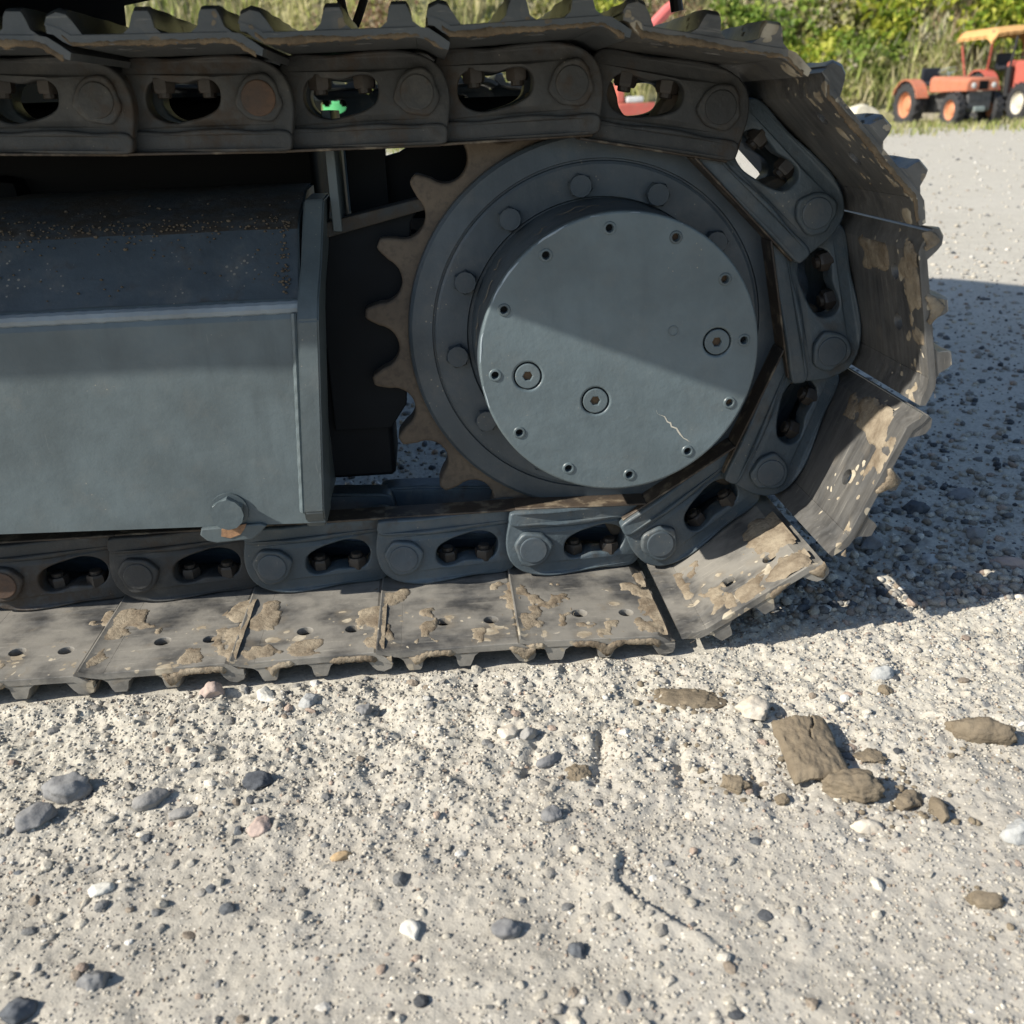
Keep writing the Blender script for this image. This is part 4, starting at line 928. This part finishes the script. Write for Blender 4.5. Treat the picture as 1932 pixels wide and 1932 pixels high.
def tractor(name, x, y, rz, paint, rim, lab, hood, rr, fr_, canopy, track=(.47, .44)):
    root = bpy.data.objects.new(name, None); COL.objects.link(root); root.location = (x, y, float(ground_h(x, y))-.02); root.rotation_euler = (0, 0, rz)
    tag(root, lab, 'tractor', 'old tractors parked by the bank')
    hw, z0, z1, yf, yr = hood
    for s in (-1, 1):
        wheel(root, s*(track[0]+.12), .72, rr, .27, rim, s); wheel(root, s*track[1], -.72, fr_, .19, rim, s)
        fen = []
        for k in range(15):
            a = math.radians(15+k*10); fen.append((math.cos(a)*(rr+.07), math.sin(a)*(rr+.07)))
        poly = [(.72-a, b+rr) for a, b in fen]+[(.72-a*.95, rr+b*.95) for a, b in fen[::-1]]
        nP = len(poly); xa, xb = s*(track[0]-.02), s*(track[0]+.27)
        V = [(xa, a, b) for a, b in poly]+[(xb, a, b) for a, b in poly]
        nf2 = nP//2; Fc = [(i, i+1, i+1+nP, i+nP) for i in range(nP-1)]+[(nP-1, 0, nP, 2*nP-1)]+[(i, nP-1-i, nP-2-i, i+1) for i in range(nf2-1)]+[(i+nP, i+1+nP, 2*nP-2-i, 2*nP-1-i) for i in range(nf2-1)]
        obj('fender', mesh('fender', V, Fc, paint), root)
    bm = bmesh.new()
    sec = [(-hw, z0), (-hw, z1-.06), (-hw*.82, z1), (hw*.82, z1), (hw, z1-.06), (hw, z0)]
    ring = []
    for yy, dz in ((yf, -.03), (yf+.06, 0), ((yf+yr)/2, .03), (yr, .07)): ring.append([bm.verts.new((a, yy, b+(dz if b > z0+.01 else 0))) for a, b in sec])
    for k in range(3):
        for j in range(6): bm.faces.new((ring[k][j], ring[k][(j+1) % 6], ring[k+1][(j+1) % 6], ring[k+1][j]))
    bm.faces.new(ring[0][::-1]); bm.faces.new(ring[3]); bmesh.ops.recalc_face_normals(bm, faces=bm.faces); bmesh.ops.bevel(bm, geom=list(bm.edges), offset=.012, segments=2, affect='EDGES')
    me = bpy.data.meshes.new('hood'); bm.to_mesh(me); bm.free(); hd = obj('hood', finish(me, paint, 40), root)
    gz = (z0+z1)/2-.02
    obj('hood_grille', join([box(-hw*.28, hw*.28, yf-.012, yf+.03, z0+.02, z1-.06, .006)], 'hood_grille', M['black']), hd)
    for s in (-1, 1): obj('headlight', join([([(a+s*hw*.62, b*.8+yf-.004, c+gz) for a, b, c in lathe([(.05, 0), (.055, -.012), (.04, -.02), (.001, -.024)], 20, False)[0]], lathe([(.05, 0), (.055, 0), (.04, 0), (.001, 0)], 20, False)[1])], 'headlight', M['lamp']), hd)
    obj('radiator', join([box(-hw*.72, hw*.72, yf+.07, yf+.16, .36, z0-.005, .01)]+[box(-hw*.72+.01, hw*.72-.01, yf+.062, yf+.069, .37+k*.05, .385+k*.05) for k in range(int((z0-.40)/.05))], 'radiator', M['eng']), root)
    eng = [box(-.17, .17, yf+.22, .35, .34, z0-.01, .02), box(-.24, -.17, yf+.35, -.1, .45, .62, .02), box(.17, .25, yf+.30, -.05, .42, .60, .02), tube([(-.26, yf+.28, .50), (-.28, yf+.55, .60), (-.20, yf+.8, .58)], .03, 8), tube([(.24, yf+.3, .66), (-.26, yf+.34, .66)], .025, 8),
           box(-.20, .20, .30, 1.0, .28, .66, .03), ([(a-.30, c*1.3+yf+.36, b+.62) for a, b, c in lathe([(.001, -.07), (.07, -.07), (.08, .0), (.07, .08), (.001, .08)], 16, False)[0]], lathe([(.001, 0), (.07, 0), (.08, 0), (.07, 0), (.001, 0)], 16, False)[1])]
    obj('engine', join(eng, 'engine', M['eng']), root)
    obj('front_axle', join([tube([(-track[1]+.05, -.72, fr_), (-.12, -.72, fr_+.08), (.12, -.72, fr_+.08), (track[1]-.05, -.72, fr_)], .05, 8), box(-.13, .13, yf+.02, yf+.5, .30, .40, .02)], 'front_axle', M['green_grey']), root)
    obj('rear_axle', join([tube([(-track[0], .72, rr), (track[0], .72, rr)], .09, 10)], 'rear_axle', M['eng']), root)
    obj('seat', join([box(-.22, .22, .55, .95, z1-.12, z1-.02, .04, 2), box(-.22, .22, .90, 1.0, z1-.08, z1+.26, .04, 2)], 'seat', M['seatm']), root)
    sw = [(.19*math.cos(a), .19*math.sin(a)) for a in [2*math.pi*i/20 for i in range(21)]]
    obj('steering_wheel', join([tube([(a, .30+b*.85, z1+.17+b*-.35) for a, b in sw], .013, 6, False), tube([(0, .30, z1+.17), (0, .12, z1-.12)], .016, 6), tube([(-.19, .30, z1+.17), (.19, .30, z1+.17)], .009, 6)], 'steering_wheel', M['green_grey'] if not canopy else M['rubber']), root)
    if canopy:
        cx0, cx1, cy0, cy1, cz = canopy
        n1, n2 = 26, 14; V = []; Q = []
        for lay in (0, -.05):
            for i in range(n1):
                for j in range(n2):
                    a = i/(n1-1)*2-1; b = j/(n2-1)*2-1
                    drop = .28*max(0, abs(a)-.86)/.14*.9+.22*max(0, abs(b)-.80)/.20
                    V.append((cx0+(cx1-cx0)*(a+1)/2, cy0+(cy1-cy0)*(b+1)/2, cz+.10*(1-a*a)*.6-drop*.62+lay+(.012*math.sin(a*31+b*17) if max(abs(a), abs(b)) > .95 else 0)))
        for l_ in (0, n1*n2):
            for i in range(n1-1):
                for j in range(n2-1):
                    q_ = (l_+i*n2+j, l_+(i+1)*n2+j, l_+(i+1)*n2+j+1, l_+i*n2+j+1); Q.append(q_ if l_ == 0 else q_[::-1])
        cn = obj('canopy', npmesh('canopy', np.array(V), np.array(Q), mat_weather('faded_orange_canvas', (.60, .33, .11), .85, .2)), root)
        for sx in (cx0+.10, cx1-.10):
            obj('canopy_post', join([tube(bez([(sx*.80, cy0+.55, z1-.35), (sx*.86, cy0+.35, z1+.05), (sx, cy0+.12, z1+.45), (sx, cy0+.14, cz-.04)], 6), .024, 8)], 'canopy_post', paint), root)
            obj('canopy_post', join([tube([(sx*.85, cy1-.35, z1-.30), (sx, cy1-.15, cz-.04)], .024, 8)], 'canopy_post', paint), root)
        obj('exhaust', join([tube([(-hw-.10, yr-.30, z0-.02), (-hw-.10, yr-.30, z1-.06)], .085, 14), tube([(-hw-.10, yr-.30, z1-.07), (-hw-.02, yr-.30, z1+.56)], .030, 10)], 'exhaust', M['rubber']), root)
    return root
or_p = mat_weather('faded_orange_paint', (.50, .155, .075), .6, .5); or_r = mat_weather('orange_rim_paint', (.56, .22, .10), .6, .5); red_p = mat_weather('faded_red_paint', (.50, .10, .070), .5, .3)
tractor('tractor', 11.22, 20.72, .10, or_p, or_r, 'small orange tractor with orange wheels parked in front of the red one', (.37, .70, .95, -1.02, .35), .46, .34, None)
tractor('tractor', 13.78, 22.35, .04, red_p, mat_plain('cream_rim', (.62, .58, .48), .5), 'red tractor with a faded orange canopy, cut off by the right edge', (.46, .58, 1.26, -1.35, .1), .55, .42, (-.92, .95, .10, 1.75, 2.02), (.55, .52))

# things half hidden behind the upper track
rt = bpy.data.objects.new('red_implement', None); COL.objects.link(rt); rt.location = (3.35, 16.0, 0)
tag(rt, 'red farm implement with a slanting pinkish red mast, mostly hidden behind the track', 'farm implement')
pk = mat_plain('sun_faded_red_paint', (.60, .14, .13), .5)
obj('mast', join([([(a, b, c) for a, b, c in tube([(-.35, 0, .95), (.02, 0, 1.68), (.42, 0, 2.06), (.62, 0, 2.20)], [.10, .10, .095, .09], 10)[0]], tube([(-.35, 0, .95), (.02, 0, 1.68), (.42, 0, 2.06), (.62, 0, 2.20)], .1, 10)[1])], 'mast', pk), rt)
obj('frame', join([box(-.42, .22, -.25, .25, .50, .70, .03, 2), box(-.42, -.30, -.2, .2, .705, .98, .02, 2)], 'frame', red_p), rt)
obj('tank', join([box(-.27, .02, -.24, .10, .704, .80, .03, 2)], 'tank', mat_weather('white_tank', (.62, .62, .62), .5, .3)), rt)
for s in (-1, 1): wheel(rt, s*.6, .1, .34, .16, M['lamp'], s)
gd = bpy.data.objects.new('green_sprayer', None); COL.objects.link(gd); gd.location = (-1.49, 15.0, 0)
tag(gd, 'bright green sprayer tank glimpsed through a slot in the upper chain', 'sprayer')
gm = mat_weather('bright_green_plastic', (.04, .36, .11), .5, .1)
tk = lathe([(.001, 1.02), (.05, 1.01), (.06, .97), (.24, .93), (.30, .86), (.30, .40), (.24, .34), (.001, .34)], 28, False)
obj('tank', join([([(a, c, b) for a, b, c in tk[0]], tk[1])], 'tank', gm), gd)
for a in (45, 135, 225, 315): obj('leg', join([tube([(.22*math.cos(math.radians(a)), .22*math.sin(math.radians(a)), .40), (.28*math.cos(math.radians(a)), .28*math.sin(math.radians(a)), 0)], .02, 8)], 'leg', M['eng']), gd)
